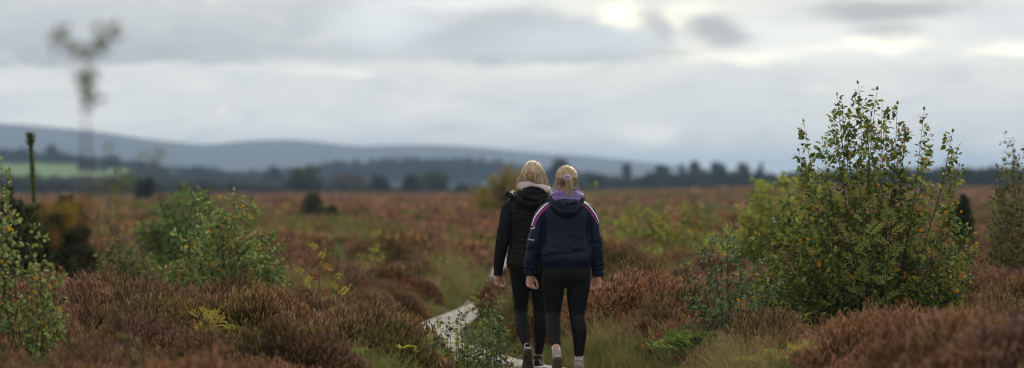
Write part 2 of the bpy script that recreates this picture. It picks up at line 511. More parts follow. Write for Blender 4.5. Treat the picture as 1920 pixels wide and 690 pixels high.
def build_heather():
    rs = np.random.RandomState(11)
    coll = variants('heather_clump', [heather_clump(0)]*5+[heather_clump(1)]*4+[heather_clump(2)]*4, M['heather'])
    P_, R_, S_, I_ = [], [], [], []
    for (d0, d1, n, lo, hi, s0, s1) in ((15, 27, 430, 0, 5, .9, 1.6), (15, 27, 330, 0, 5, .4, .8), (27, 62, 2300, 0, 5, .8, 1.75), (27, 62, 1900, 0, 5, .35, .75), (62, 130, 5000, 5, 9, 1.0, 2.2), (130, 280, 8000, 9, 13, 1.4, 3.0), (280, MOOR_END, 13000, 9, 13, 2.2, 4.2)):
        n = int(n*(1.55 if d1 <= 62 else 1.2)); x, y = wedge(rs, d0, d1, n, .12 if d1 <= 62 else .06)
        g = gmask(x, y)
        pd = pdist(x, y)
        p = 1-smooth(-.25, .15, g)*(.93 if d1 < 100 else .72)
        keep = (rs.uniform(0, 1, n) < p) & (pd > .62)
        if d1 <= 27:   # keep the corridor behind the walkers clear
            keep &= (pd > .95)
            pq = x/y*FPX+960; keep &= ~((pq > 600) & (pq < 1250)) & ~((pq > 1240) & (pq < 1560) & (y < 28) & (rs.uniform(0, 1, n) < .85))
        elif d1 <= 62: keep &= ~((pd < 1.25) & (y < 38.5) & (x < path_x(y)+.1)) & ~((y < 30.5) & (pd < .9))
        x, y, pd, g = x[keep], y[keep], pd[keep], g[keep]; m = len(x)
        s = rs.uniform(s0, s1, m)*(1-.35*smooth(-.5, 0, g))
        s *= .55+.45*smooth(.5, 1.1, pd)
        # lower heather left of the walkers so the boardwalk's bend stays in view
        px = x/y*FPX+960; py = HY+EYE/y*FPX
        low = ((px > 740) & (px < 960) & (y > 31) & (y < 42) & (x < path_x(y)+.2)); s = np.where(low, s*.5, s)
        z = gz(x, y)-.03
        P_.append(np.stack([x, y, z], -1)); R_.append(np.stack([rs.normal(0, .12, m), rs.normal(0, .12, m), rs.uniform(0, 6.28, m)], -1))
        zz = s*rs.uniform(.7, 1.15, m)
        zz = np.minimum(zz, 1.55)
        S_.append(np.stack([s, s, zz], -1)); I_.append(rs.randint(lo, hi, m))
    scatter('heather', coll, np.concatenate(P_), np.concatenate(R_), np.concatenate(S_), np.concatenate(I_))
build_heather()

def grass_tuft(level, col_a, col_b, hgt=.32, n=60, spread=.12, w=.0035):
    def fn(seed):
        r = np.random.RandomState(900*level+seed+int(hgt*100)); mb = MB()
        for i in range(n):
            a = r.uniform(0, 6.283); q = r.uniform(0, spread)
            b = np.array([q*math.cos(a), q*math.sin(a), -.02])
            h = hgt*r.uniform(.5, 1.2); lean = r.normal(0, .30, 2)+.6*np.array([math.cos(a), math.sin(a)])*q/spread*.5
            t = np.linspace(0, 1, 4)
            pts = b+np.stack([lean[0]*h*t**1.8, lean[1]*h*t**1.8, h*t*(1-.18*t)], -1)
            s = np.array([-math.sin(a*3), math.cos(a*3), 0])*w*r.uniform(.7, 1.3)
            ww = np.array([1, .9, .6, .12])[:, None]
            v = np.concatenate([pts-s*ww, pts+s*ww])
            k = r.uniform(0, 1); c = np.array(col_a)*(1-k)+np.array(col_b)*k
            mb.add(v, [(0, 1, 5, 4), (1, 2, 6, 5), (2, 3, 7, 6)], c)
        return mb
    return fn
M['grass'] = leaf_material('moor_grass', .6, .35, spec=.1)

def build_grass():
    rs = np.random.RandomState(21)
    green = ((.10, .15, .035), (.22, .22, .07)); straw = ((.20, .17, .07), (.34, .25, .12)); olive = ((.10, .11, .03), (.20, .17, .06))
    coll = variants('grass_clump', [grass_tuft(0, *green)]*3+[grass_tuft(1, *straw, hgt=.42, n=45)]*3+[grass_tuft(2, *olive, hgt=.3, n=70)]*3 +
                    [grass_tuft(3, *olive, hgt=.42, n=34, spread=.3, w=.014)]*3, M['grass'])
    P_, R_, S_, I_ = [], [], [], []
    for (d0, d1, n, far, s0, s1) in ((24, 45, 24000, False, .6, 1.25), (45, 80, 16000, False, .8, 1.6), (80, 200, 12000, True, 1.0, 2.2), (200, 600, 9000, True, 2.0, 3.6)):
        n = int(n*(1.5 if d1 <= 45 else 1.15)); x, y = wedge(rs, d0, d1, n, .11 if d1 <= 45 else .05)
        g = gmask(x, y); pd = pdist(x, y)
        keep = (rs.uniform(0, 1, n) < smooth(-.45, .2, g)+(.16 if not far else .05)) & (pd > .36)
        # sparse blades lap over the edges of the boards
        x, y, g, pd = x[keep], y[keep], g[keep], pd[keep]; m = len(x)
        s = rs.uniform(s0, s1, m)*(.45+.55*smooth(.4, 1.0, pd))
        px = x/y*FPX+960
        s = np.where((px > 720) & (px < 950) & (y > 33) & (y < 46), s*.55, s); s = np.where((px > 760) & (px < 1060) & (y <= 36), s*.55, s)
        P_.append(np.stack([x, y, gz(x, y)], -1)); R_.append(np.stack([rs.normal(0, .1, m), rs.normal(0, .1, m), rs.uniform(0, 6.28, m)], -1))
        S_.append(np.stack([s, s, np.minimum(s, 1.8)], -1))
        if far: I_.append(rs.randint(9, 12, m))
        else:
            k = rs.uniform(0, 1, m)+.25*np.sin(x*1.3+y*.7)
            base = np.where(k < .38, 0, np.where(k < .62, 3, 6)); I_.append(base+rs.randint(0, 3, m))
    scatter('moor_grass', coll, np.concatenate(P_), np.concatenate(R_), np.concatenate(S_), np.concatenate(I_))
build_grass()

# ================================================================ plants
LEAF = np.array([(0, 0, 0), (.30, -.33, .10), (.68, -.24, .08), (1, 0, -.05), (.68, .24, .08), (.30, .33, .10)])
LEAF_F = [(0, 1, 2, 3), (0, 3, 4, 5)]
LEAFLET = np.array([(0, 0, 0), (.3, -.15, .03), (.75, -.13, .03), (1, 0, -.03), (.75, .13, .03), (.3, .15, .03)])
def unit(v): 
    v = np.asarray(v, float); return v/(math.sqrt(v[0]*v[0]+v[1]*v[1]+v[2]*v[2])+1e-9)
def put_leaf(mb, p, d, nrm, L, col, shape=LEAF):
    mb.leaf(p, d, nrm, L, col, shape)

PAL = {  # leaf colours, weights
    'birch': [((.09, .135, .033), 4), ((.18, .225, .05), 4), ((.05, .09, .03), 3), ((.27, .30, .065), 3.2), ((.50, .24, .025), .7)],
    'birch_yellow': [((.21, .25, .055), 4), ((.33, .34, .08), 4), ((.07, .11, .03), 2), ((.45, .25, .03), .7)],
    'bluegreen': [((.10, .16, .07), 4), ((.17, .23, .11), 3), ((.05, .085, .04), 3), ((.5, .30, .03), .3)],
    'left_birch': [((.19, .27, .075), 4), ((.32, .37, .13), 3), ((.10, .15, .045), 3), ((.5, .30, .03), .7)],
    'gold': [((.24, .21, .04), 4), ((.30, .21, .035), 3), ((.14, .15, .035), 3), ((.34, .19, .03), 1)],
    'lime': [((.27, .31, .055), 4), ((.36, .37, .08), 3), ((.12, .17, .04), 2)],
    'dark': [((.03, .05, .02), 4), ((.05, .07, .025), 3), ((.09, .08, .03), 1)],
    'green': [((.12, .20, .055), 4), ((.19, .27, .08), 3), ((.06, .11, .035), 2), ((.18, .2, .06), .8)],
    'olive': [((.13, .15, .05), 4), ((.20, .21, .07), 3), ((.07, .07, .03), 2)],
    'rowan': [((.17, .22, .05), 4), ((.24, .28, .07), 3), ((.20, .20, .05), 1)],
    'rust': [((.22, .11, .03), 4), ((.14, .08, .03), 3), ((.26, .17, .04), 2)],
    'redbrown': [((.13, .03, .02), 3), ((.25, .07, .03), 2), ((.12, .06, .03), 2)],
    'yellow': [((.45, .36, .05), 4), ((.34, .32, .06), 3), ((.5, .26, .04), 1)],
}
PALC = {}
def pick(r, pal):
    if pal not in PALC:
        cs = PAL[pal]; w = np.array([c[1] for c in cs], float); PALC[pal] = (np.cumsum(w)/w.sum(), np.array([c[0] for c in cs]))
    w, cs = PALC[pal]
    return cs[min(int(np.searchsorted(w, r.uniform())), len(cs)-1)]*r.uniform(.8, 1.2)

def plant(name, label, cat, base, tips, pal, leaf=.035, nside=16, sidelen=.4, t0=.12, step=.7, r0=.012, bend=.5, seed=0, group=None,
          leaf_stem=True, droop=.2, top_thin=.35, sub=2, shape=LEAF):
    """a woody plant: stems from base to each tip, side twigs, separate leaves"""
    r = np.random.RandomState(seed+7)
    base = np.asarray(base, float)
    root = empty(name, base, label, cat, group)
    st = MB(); lf = MB()
    def leaves_along(pts, start, dens):
        seg = np.linalg.norm(np.diff(pts, axis=0), axis=1); tot = seg.sum(); cum = np.concatenate([[0], np.cumsum(seg)])
        s = start*tot; k = r.randint(2)
        while s < tot:
            p = np.array([np.interp(s, cum, pts[:, a]) for a in range(3)])
            i = min(np.searchsorted(cum, s), len(pts)-1); d = unit(pts[i]-pts[i-1])
            sd = unit(np.cross(d, r.normal(0, 1, 3)))*(1 if k else -1)
            dd = unit(d*.5+sd*.9+np.array([0, 0, -.35])+r.normal(0, .25, 3))
            nn = unit(np.array([0, -.25, 1])+r.normal(0, .55, 3))
            put_leaf(lf, p+dd*leaf*.25-base, dd, nn, leaf*r.uniform(.65, 1.2), pick(r, pal), shape)
            s += leaf*step*dens*r.uniform(.6, 1.4); k = 1-k
        p = pts[-1]; put_leaf(lf, p-base, unit(pts[-1]-pts[-2]), unit(r.normal(0, 1, 3)), leaf*.7, pick(r, pal), shape)
    for ti, tip in enumerate(tips):
        tip = np.asarray(tip, float); b = base+np.array([r.normal(0, .02), r.normal(0, .02), 0])
        H = tip[2]-b[2]
        mid1 = b+(tip-b)*np.array([bend*.75, bend*.75, .36])+r.normal(0, .012, 3)*H
        mid2 = b+(tip-b)*np.array([.5+bend*.42, .5+bend*.42, .70])+r.normal(0, .012, 3)*H
        pts = spline([b, mid1, mid2, tip], 18)
        rad = r0*(1-np.linspace(0, 1, 18)**.9)*(.8 if ti else 1)+.0013
        v, f = tube(pts-base, rad, 6); st.add(v, f)
        if leaf_stem: leaves_along(pts[9:], .0, 1.3)
        for k in range(nside):
            t = t0+(1-t0-.03)*((k+r.uniform(0, 1))/nside)
            i = t*17; i0 = int(i); p = pts[i0]*(1-(i-i0))+pts[min(i0+1, 17)]*(i-i0)
            d = unit(pts[min(i0+1, 17)]-pts[i0])
            a = r.uniform(0, 6.283); o = unit(np.array([math.cos(a), math.sin(a), 0])+.5*unit((tip-base)*np.array([1, 1, 0])))
            L = sidelen*(1-(1-top_thin)*t)*(.55+.45*math.sin(min(1, t*2)*1.57))*r.uniform(.55, 1.2)
            e = p+(o*.8+d*.75)*L; e[2] -= droop*L
            m_ = p+(o*.45+d*.25)*L*1.05+r.normal(0, .03, 3)*L
            bp = spline([p, m_, e], 7)
            v, f = tube(bp-base, np.linspace(max(.0018, rad[i0]*.45), .0011, 7), 4, False); st.add(v, f)
            leaves_along(bp, .15, 1.0)
            for q in range(sub):
                j = r.randint(1, 5); oo = unit(r.normal(0, 1, 3)+o*.8+np.array([0, 0, .35])); e2 = bp[j]+oo*L*r.uniform(.25, .55)
                b2 = spline([bp[j], (bp[j]+e2)/2+r.normal(0, .04, 3)*L, e2], 5)
                v, f = tube(b2-base, np.linspace(.0016, .001, 5), 3, False); st.add(v, f)
                leaves_along(b2, .1, 1.0)
    st.build('stem', M['bark'], root)
    lf.build('foliage', M['leaf'], root, smooth_=False)
    return root

def put_compound(mb, sm, base, o, d, nrm, L, pairs, wid, pal, r, org, droop=.25, col=None):
    """rowan leaf or fern frond: a midrib with leaflets either side"""
    d = unit(d); s = unit(np.cross(nrm, d)); up = np.cross(d, s)
    t = np.linspace(0, 1, 7)
    pts = o+np.outer(t*L, d)+np.outer(-droop*L*t**2, np.array([0, 0, 1.0]))
    v, f = tube(pts-org, np.linspace(.0018, .0007, 7), 3, False); sm.add(v, f)
    cc = pick(r, pal) if col is None else col
    for k in range(pairs):
        tt = .2+.75*k/pairs; p = np.array([np.interp(tt, t, pts[:, a]) for a in range(3)])
        w = wid(tt)*L
        for sg in (-1, 1):
            put_leaf(mb, p-org, s*sg+d*.45+r.normal(0, .08, 3), up+r.normal(0, .2, 3), w*r.uniform(.9, 1.1), cc*r.uniform(.85, 1.15), LEAFLET*np.array([1, .85, 1]))
    put_leaf(mb, pts[-1]-org, d, up, wid(.6)*L*.8, cc, LEAFLET)

def rowan(name, label, base, tips, pal, nleaf=7, L=.16, seed=0, group=None, t0=.35, r0=.006, cat='sapling', tip_pal=None):
    r = np.random.RandomState(seed+70); base = np.asarray(base, float)
    root = empty(name, base, label, cat, group); st = MB(); lf = MB()
    for tip in tips:
        tip = np.asarray(tip, float)
        pts = spline([base, base+(tip-base)*np.array([.3, .3, .4]), base+(tip-base)*np.array([.7, .7, .75]), tip], 12)
        v, f = tube(pts-base, np.linspace(r0, .0016, 12), 5); st.add(v, f)
        for k in range(nleaf):
            t = t0+(1-t0)*(k+.5)/nleaf; i = t*11; i0 = int(i); p = pts[i0]+(pts[min(11, i0+1)]-pts[i0])*(i-i0)
            a = k*2.4+r.uniform(-.4, .4); d = np.array([math.cos(a), math.sin(a)*.6, .65+.5*t])
            put_compound(lf, st, None, p, d, (0, -.5, 1), L*r.uniform(.7, 1.15), 6, lambda q: .34*math.sin(math.pi*(.25+.65*q)), pal if (tip_pal is None or t < .7) else tip_pal, r, base)
    st.build('stem', M['bark'], root); lf.build('foliage', M['leaf'], root, smooth_=False)
    return root

def fern(name, label, base, n, L, pal, seed=0, group=None, spread=1.0, az=None):
    r = np.random.RandomState(seed+170); base = np.asarray(base, float)
    root = empty(name, base, label, 'fern', group); st = MB(); lf = MB()
    for k in range(n):
        a = (az if az is not None else 0)+(r.uniform(-1.1, 1.1) if az is not None else r.uniform(0, 6.283))
        o = base+r.normal(0, .05, 3)*np.array([spread, spread, 0]); d = np.array([math.cos(a), math.sin(a), r.uniform(.5, 1.5)])
        LL = L*r.uniform(.6, 1.15); cc = pick(r, pal)
        put_compound(lf, st, None, o, d, (0, 0, 1), LL, 15, lambda q: .34*(1-q)**.8*min(1, q*5)+.02, pal, r, base, .5, cc)
    st.build('stalk', M['bark'], root); lf.build('frond', M['leaf'], root, smooth_=False)
    return root

def T(px, py, d, dy=0): return P(px, py, d)+np.array([0, dy, 0])
def G(px, d, dz=-.02):
    x = (px-960)/FPX*d; return np.array([x, d, float(gz(x, d))+dz])

rt = np.random.RandomState(99)
def tipset(base_px, d, pts, spread=.4):
    return [T(px, py, d, rt.uniform(-spread, spread)) for px, py in pts]

# --- big birch on the right, with its tall bare leaders
D = 31.0
big_tips = [(1612, 157), (1570, 180), (1583, 186), (1635, 172), (1660, 190), (1684, 196), (1728, 208), (1775, 250), (1515, 228), (1549, 230), (1502, 284), (1600, 200), (1655, 232), (1697, 245), (1745, 300), (1540, 262), (1625, 215)]
low_tips = [(1450, 400), (1440, 480), (1480, 370), (1520, 400), (1560, 370), (1610, 400), (1660, 380), (1720, 370), (1770, 400), (1790, 460), (1470, 560), (1530, 520), (1600, 540), (1700, 520), (1760, 520), (1460, 440), (1780, 340), (1500, 470), (1550, 470), (1430, 510), (1500, 560), (1660, 480), (1720, 460), (1440, 600), (1480, 600), (1560, 590), (1520, 340), (1690, 320), (1425, 440), (1410, 540), (1445, 620), (1500, 640), (1810, 430), (1800, 520), (1790, 570), (1740, 580), (1460, 500), (1830, 480)]
plant('birch_tree', 'large bushy young birch with tall thin leafy leaders against the sky, right of the walkers', 'tree', G(1640, D), tipset(0, D, big_tips, .45)+tipset(0, D-.3, low_tips, .6), 'birch',
      leaf=.054, nside=25, sidelen=.46, t0=.07, step=.62, r0=.010, bend=.66, seed=1, top_thin=.10, sub=2)
rowan('rowan_sapling', 'rowan sapling with pale green compound leaves growing up through the big right birch', G(1650, D-.9), tipset(0, D-.9, [(1612, 345), (1672, 400), (1590, 440)], .1), 'rowan', 8, .22, 3, r0=.009)
# --- smaller birch left of it
D2 = 29.6
plant('birch_sapling', 'thin waist-high birch sapling with blue-green leaves between the walkers and the big birch', 'sapling', G(1375, D2), tipset(0, D2, [(1333, 437), (1362, 430), (1390, 452), (1310, 480), (1345, 500), (1415, 500), (1440, 530), (1300, 560), (1430, 600), (1370, 470), (1290, 620)], .3), 'bluegreen',
      leaf=.046, nside=16, sidelen=.30, t0=.15, step=.85, r0=.007, bend=.6, seed=4, sub=1)
# --- right edge
plant('birch_tree', 'drooping dense birch cut off by the right edge of the photo', 'tree', G(1935, 38), tipset(0, 38, [(1905, 262), (1880, 310), (1930, 255), (1860, 370), (1850, 430), (1950, 280), (1845, 500), (1890, 350), (1915, 300), (1870, 470), (1985, 300), (1975, 400)], .5), 'olive',
      leaf=.052, nside=20, sidelen=.40, t0=.1, step=.6, r0=.014, bend=.6, seed=5, sub=2, droop=.6)
plant('birch_tree', 'bright yellow-green birch showing behind the left side of the big right birch', 'tree', G(1470, 47), tipset(0, 47, [(1440, 345), (1420, 370), (1475, 335), (1400, 400), (1500, 330), (1390, 440), (1530, 340), (1450, 400), (1430, 450), (1490, 400), (1380, 470)], .7), 'lime',
      leaf=.085, nside=24, sidelen=.6, t0=.08, step=.5, r0=.014, bend=.7, seed=6, sub=2)
plant('birch_sapling', 'slim sapling rising behind the right shoulder of the big birch', 'sapling', G(1775, 80), tipset(0, 80, [(1772, 292), (1790, 320), (1760, 325), (1780, 350)], .4), 'olive', leaf=.07, nside=9, sidelen=.4, step=1.0, r0=.015, seed=8, sub=1)
plant('willow_bush', 'low yellow-green willow bush right of the walkers in the middle distance', 'bush', G(1270, 58), tipset(0, 58, [(1185, 408), (1215, 395), (1250, 400), (1285, 388), (1310, 392), (1335, 405), (1200, 430), (1340, 440), (1260, 430), (1300, 440), (1230, 440), (1350, 470)], .8), 'birch_yellow',
      leaf=.078, nside=18, sidelen=.46, t0=.08, step=.62, r0=.010, bend=.9, seed=9, sub=2)
plant('willow_bush', 'thin yellowish bush just right of the navy jacket', 'bush', G(1135, 72), tipset(0, 72, [(1105, 350), (1125, 395), (1150, 415), (1090, 400), (1165, 440), (1120, 430), (1185, 420)], .8), 'lime',
      leaf=.075, nside=13, sidelen=.45, t0=.1, step=.8, r0=.012, bend=.8, seed=10, sub=1)
plant('birch_tree', 'gold-leaved young birch behind the head of the walker in black', 'tree', G(940, 135), tipset(0, 135, [(945, 318), (925, 335), (965, 325), (905, 355), (975, 350), (915, 380), (955, 360), (985, 335), (1010, 350)], 1.), 'gold',
      leaf=.20, nside=18, sidelen=.9, t0=.03, step=.42, r0=.03, bend=.8, seed=11, sub=2)
# --- left side
D3 = 25.5
plant('birch_sapling', 'birch sapling with round pale leaves at the left edge of the photo', 'sapling', G(45, D3), tipset(0, D3, [(5, 318), (-10, 380), (60, 425), (20, 380), (95, 520), (-20, 460), (75, 500), (130, 470) if False else (88, 560), (0, 300), (-40, 420), (15, 470), (60, 560), (-30, 540), (100, 590)], .3), 'left_birch',
      leaf=.046, nside=14, sidelen=.27, t0=.12, step=.85, r0=.008, bend=.8, seed=12, sub=2)
D4 = 36.5
plant('birch_tree', 'leafy green young birch, tallest shrub on the left of the boardwalk', 'tree', G(440, D4), tipset(0, D4, [(437, 357), (412, 372), (462, 385), (385, 400), (480, 440), (360, 440), (500, 470), (420, 400), (450, 420), (505, 500), (345, 500), (400, 450), (470, 480), (375, 520), (430, 440), (515, 540), (350, 560)], .45), 'left_birch',
      leaf=.055, nside=22, sidelen=.42, t0=.15, step=.64, r0=.012, bend=.75, seed=13, sub=2)
plant('birch_tree', 'darker green bush behind and left of the tallest left birch', 'bush', G(330, 46), tipset(0, 46, [(345, 350), (300, 392), (330, 370), (365, 365), (285, 420), (280, 460), (310, 430), (350, 400), (385, 390), (395, 430), (300, 480), (370, 450)], .6), 'green',
      leaf=.072, nside=22, sidelen=.50, t0=.05, step=.55, r0=.012, bend=.8, seed=14, sub=2)
plant('willow_bush', 'olive bush with brownish top behind the left shrubs', 'bush', G(335, 70), tipset(0, 70, [(300, 365), (330, 350), (360, 352), (385, 370), (320, 385), (350, 380)], .6), 'dark', leaf=.07, nside=13, sidelen=.5, t0=.1, step=.8, r0=.02, bend=.9, seed=15)
plant('willow_bush', 'small grey-green bush with bare stems low on the left', 'bush', G(215, 37), tipset(0, 37, [(205, 458), (225, 450), (250, 465), (190, 480), (180, 510), (240, 490), (270, 480), (290, 510), (265, 520), (215, 480), (230, 520)], .4), 'olive',
      leaf=.042, nside=16, sidelen=.28, t0=.2, step=.75, r0=.008, bend=.8, seed=16, sub=2)
plant('birch_sapling', 'pale yellow-green sapling standing behind the dark pine', 'sapling', G(205, 62), tipset(0, 62, [(205, 350), (190, 372), (222, 378), (180, 400), (235, 405), (205, 400)], .5), 'lime', leaf=.05, nside=9, sidelen=.34, t0=.1, step=1.2, r0=.012, bend=.8, seed=17, sub=1)
plant('willow_bush', 'light green bush filling the gap left of the tallest left birch', 'bush', G(290, 41), tipset(0, 41, [(250, 470), (275, 480), (300, 500), (320, 515), (260, 510), (285, 530), (230, 455), (340, 540), (355, 565)], .4), 'green', leaf=.055, nside=16, sidelen=.36, t0=.1, step=.75, r0=.008, bend=.8, seed=18)

plant('willow_bush', 'low leafy yellow-green growth at the left foot of the big right birch', 'bush', G(1475, 29.2), tipset(0, 29.2, [(1420, 600), (1450, 585), (1480, 575), (1510, 590), (1405, 630), (1440, 640), (1490, 625), (1530, 620), (1465, 610)], .3), 'birch_yellow',
      leaf=.045, nside=10, sidelen=.2, t0=.1, step=.8, r0=.006, bend=.9, seed=19, sub=1)
plant('willow_bush', 'light green bush in the grass left of the thin birch sapling, mid distance', 'bush', G(1340, 50), tipset(0, 50, [(1330, 440), (1355, 430), (1375, 445), (1310, 460), (1390, 470), (1345, 460), (1360, 480)], .5), 'lime',
      leaf=.07, nside=13, sidelen=.4, t0=.08, step=.75, r0=.01, bend=.9, seed=20, sub=1)
# --- small seedlings scattered in the mid-field
seedl = [(545, 387, 448, 88, 'lime', 'bright yellow-green sapling left of centre on the open moor', 3.2), (710, 430, 456, 74, 'yellow', 'small yellow seedling in the heather left of the walkers', 1.6),
         (705, 462, 492, 52, 'lime', 'light green seedling below the yellow one in the heather', 1.2), (634, 455, 486, 56, 'green', 'tiny deep green seedling in the brown heather', 1.2),
         (850, 428, 470, 78, 'olive', 'faint olive seedling left of the walker in black', 1.6), (905, 545, 590, 38, 'lime', 'bright lime seedling beside the boardwalk left of the walkers', 1.1),
         (1232, 500, 512, 66, 'lime', 'low green sprig by the pale stone', 1), (1185, 372, 392, 110, 'lime', 'distant light green sapling on the moor right of the walkers', 2)]
for i, (px, y0, y1, d, pal, lab, s) in enumerate(seedl):
    k = (y1-y0)
    plant('seedling', lab, 'seedling', G(px, d), tipset(0, d, [(px, y0), (px-k*.25*s*.4, y0+k*.25), (px+k*.3*s*.4, y0+k*.2), (px-k*.4*s*.4, y0+k*.5), (px+k*.45*s*.4, y0+k*.55)], .15), pal,
          leaf=.035+d*.0004, nside=6, sidelen=.18+d*.0018, t0=.2, step=1.0, r0=.006, seed=30+i, sub=1, group='seedlings scattered in the heather')

rsd = np.random.RandomState(77)
mids = [(470, 470, 60, 'olive', 'olive tuft-like seedling right of the tallest left birch'), (660, 405, 100, 'lime', 'far pale seedling in the heather left of centre'), (760, 395, 120, 'green', 'far green seedling between the low pine and the walkers'),
        (820, 470, 58, 'birch_yellow', 'yellow-green seedling above the boardwalk bend'), (600, 432, 80, 'green', 'green seedling below the low dark pine'), (690, 478, 50, 'birch_yellow', 'pale seedling left of the boardwalk bend'),
        (890, 440, 75, 'birch_yellow', 'yellowish seedling beside the sleeve of the walker in black'), (1175, 455, 64, 'lime', 'lime seedling right of the navy jacket'), (1230, 372, 130, 'green', 'distant green seedling far right of the navy jacket'),
        (1370, 395, 100, 'lime', 'pale seedling left of the yellow-green birch'), (1330, 372, 140, 'green', 'distant low sapling left of the big birch'), (1840, 470, 44, 'birch_yellow', 'yellowing seedling in front of the right edge birch'),
        (1810, 500, 38, 'green', 'green seedling between the big birch and the edge birch'), (250, 415, 70, 'lime', 'light seedling behind the left bushes'), (150, 520, 36, 'olive', 'olive seedling under the dark left pine'),
        (730, 445, 72, 'birch_yellow', 'small yellow-green seedling beside the yellow one'), (1080, 400, 95, 'lime', 'far lime seedling behind the shoulder of the navy jacket'), (560, 470, 58, 'green', 'low green seedling above the red-leaved rowan'),
        (1160, 395, 84, 'birch_yellow', 'bushy yellow-green seedling just right of the navy sleeve, blurred'), (1215, 440, 55, 'lime', 'lime seedling in front of the low willow bush'), (1400, 420, 62, 'lime', 'lime sapling at the left of the yellow-green birch'), (515, 420, 84, 'birch_yellow', 'yellow-green sapling between the tallest left birch and the bright sapling'),
        (440, 380, 90, 'green', 'green sapling top showing over the tallest left birch'), (640, 385, 150, 'birch_yellow', 'very distant yellow-green sapling right of the low dark pine'), (1290, 470, 46, 'green', 'green seedling right beside the pale pointed stone')]
for i, (px, py, d, pal, lab) in enumerate(mids):
    H = HY+EYE/d*FPX-py+18; k = H*.9; px += 0
    plant('seedling', lab, 'seedling', G(px, d), tipset(0, d, [(px+rsd.uniform(-.2, .2)*k, py+rsd.uniform(0, .3)*k) for _ in range(3)]+[(px+rsd.uniform(-.7, .7)*k, py+rsd.uniform(.2, .5)*k) for _ in range(5)], .3), pal,
          leaf=.04+d*.0005, nside=8, sidelen=.16+d*.0022, t0=.15, step=1.0, r0=.006, seed=330+i, sub=1, group='seedlings scattered in the heather')
# --- rowan seedlings, ferns and leafy weeds near the walkers
rowan('rowan_sapling', 'spindly rowan sapling with dark red and yellow leaves alone in the heather', G(602, 31.5), tipset(0, 31.5, [(598, 462), (632, 505), (570, 510), (585, 560), (640, 540)], .15), 'redbrown', 5, .15, 41, t0=.45, r0=.005, tip_pal='yellow')
rowan('rowan_sapling', 'small bright yellow rowan seedling low in the heather on the left', G(392, 27.5), tipset(0, 27.5, [(390, 585), (376, 594), (410, 598)], .05), 'yellow', 5, .15, 42, t0=.4, r0=.004)
fern('fern', 'yellow bracken frond beside the small yellow rowan', G(450, 27.2, .30), 7, .22, 'yellow', 43)
fern('fern', 'pale yellow bracken standing just left of the green fern bed', G(578, 27.4, .24), 6, .24, 'yellow', 44)
for i, (px, d, L, n, lab) in enumerate([(640, 26.6, .34, 9, 'green fern leftmost in the bed below the brown heather'), (690, 26.8, .34, 10, 'green fern in the middle of the bed below the brown heather'), (745, 27.2, .34, 9, 'green fern rightmost in the bed near the boardwalk bend')]):
    fern('fern', lab, G(px, d, .16), n+5, L*1.1, 'lime' if i == 2 else 'rowan', 50+i, 'ferns in the lower left of centre')
for i, (px, d, L, n, pal, lab) in enumerate([(1310, 28.6, .46, 14, 'lime', 'yellow-green fern in front of the thin birch sapling'), (1265, 29.0, .36, 6, 'lime', 'pale fern fronds leaning left of the thin birch sapling'),
                                    (1870, 25.0, .5, 14, 'lime', 'yellow-green fern above the heather bank at the right edge'), (1915, 25.5, .5, 12, 'lime', 'yellow fern farthest right above the heather bank'),
                                    (1520, 25.5, .32, 8, 'yellow', 'yellowing fern at the foot of the big right birch'), (1450, 26.5, .34, 8, 'lime', 'light green fern between thin sapling and big birch')]):
    fern('fern', lab, G(px, d, .16), n+4, L, pal, 60+i, 'ferns on the right', 1.6)
BIGLEAF = LEAF*np.array([1, 1.45, 1])
plant('bramble', 'bramble with broad bright green leaves beside the boardwalk bend', 'plant', G(808, 27.8), tipset(0, 27.8, [(800, 618), (815, 632), (795, 640), (825, 655), (785, 660)], .06), 'green', leaf=.085, nside=3, sidelen=.07, t0=.5, step=.9, r0=.004, seed=71, sub=0, leaf_stem=False, shape=BIGLEAF)
plant('bramble', 'low bramble with broad pale green leaves at the bottom edge', 'plant', G(752, 27.0), tipset(0, 27, [(748, 668), (762, 676), (738, 680)], .05), 'green', leaf=.075, nside=3, sidelen=.06, t0=.5, step=.9, r0=.004, seed=72, sub=0, leaf_stem=False, shape=BIGLEAF)
for i, (px, top, d, lab) in enumerate([(872, 572, 28.6, 'tallest thin leafy weed in front of the boardwalk'), (842, 600, 28.4, 'thin leafy weed left of the tallest one by the boardwalk'), (905, 590, 28.2, 'thin leafy weed right of the tallest one by the boardwalk'), (925, 600, 28.8, 'leafy weed nearest the feet of the walker in black'), (938, 560, 33, 'yellowish leafy weed against the heather beside the walker in black')]):
    plant('weed', lab, 'plant', G(px, d), tipset(0, d, [(px, top), (px+rt.uniform(-12, 12), top+18), (px+rt.uniform(-20, 20), top+40)], .05), 'bluegreen' if i % 2 else 'green', leaf=.042, nside=5, sidelen=.12, t0=.3, step=1.4, r0=.003, seed=75+i, sub=1, group='weeds by the boardwalk')
for i, (px, top, d, lab) in enumerate([(858, 615, 28.9, 'short green weed in front of the boardwalk bend'), (890, 628, 28.6, 'low broad weed between the boardwalk and the taller weeds'), (948, 620, 29.6, 'green weed touching the ankle side of the walker in black'), (820, 600, 30, 'pale weed at the left of the boardwalk bend'), (912, 556, 31, 'tall yellowish weed between the bend and the walker in black')]):
    plant('weed', lab, 'plant', G(px, d), tipset(0, d, [(px, top), (px+rt.uniform(-14, 14), top+12), (px+rt.uniform(-26, 26), top+30), (px+rt.uniform(-26, 26), top+40)], .08), ('lime', 'green', 'birch_yellow')[i % 3], leaf=.045, nside=6, sidelen=.12, t0=.2, step=1.1, r0=.003, seed=175+i, sub=1, group='weeds by the boardwalk')
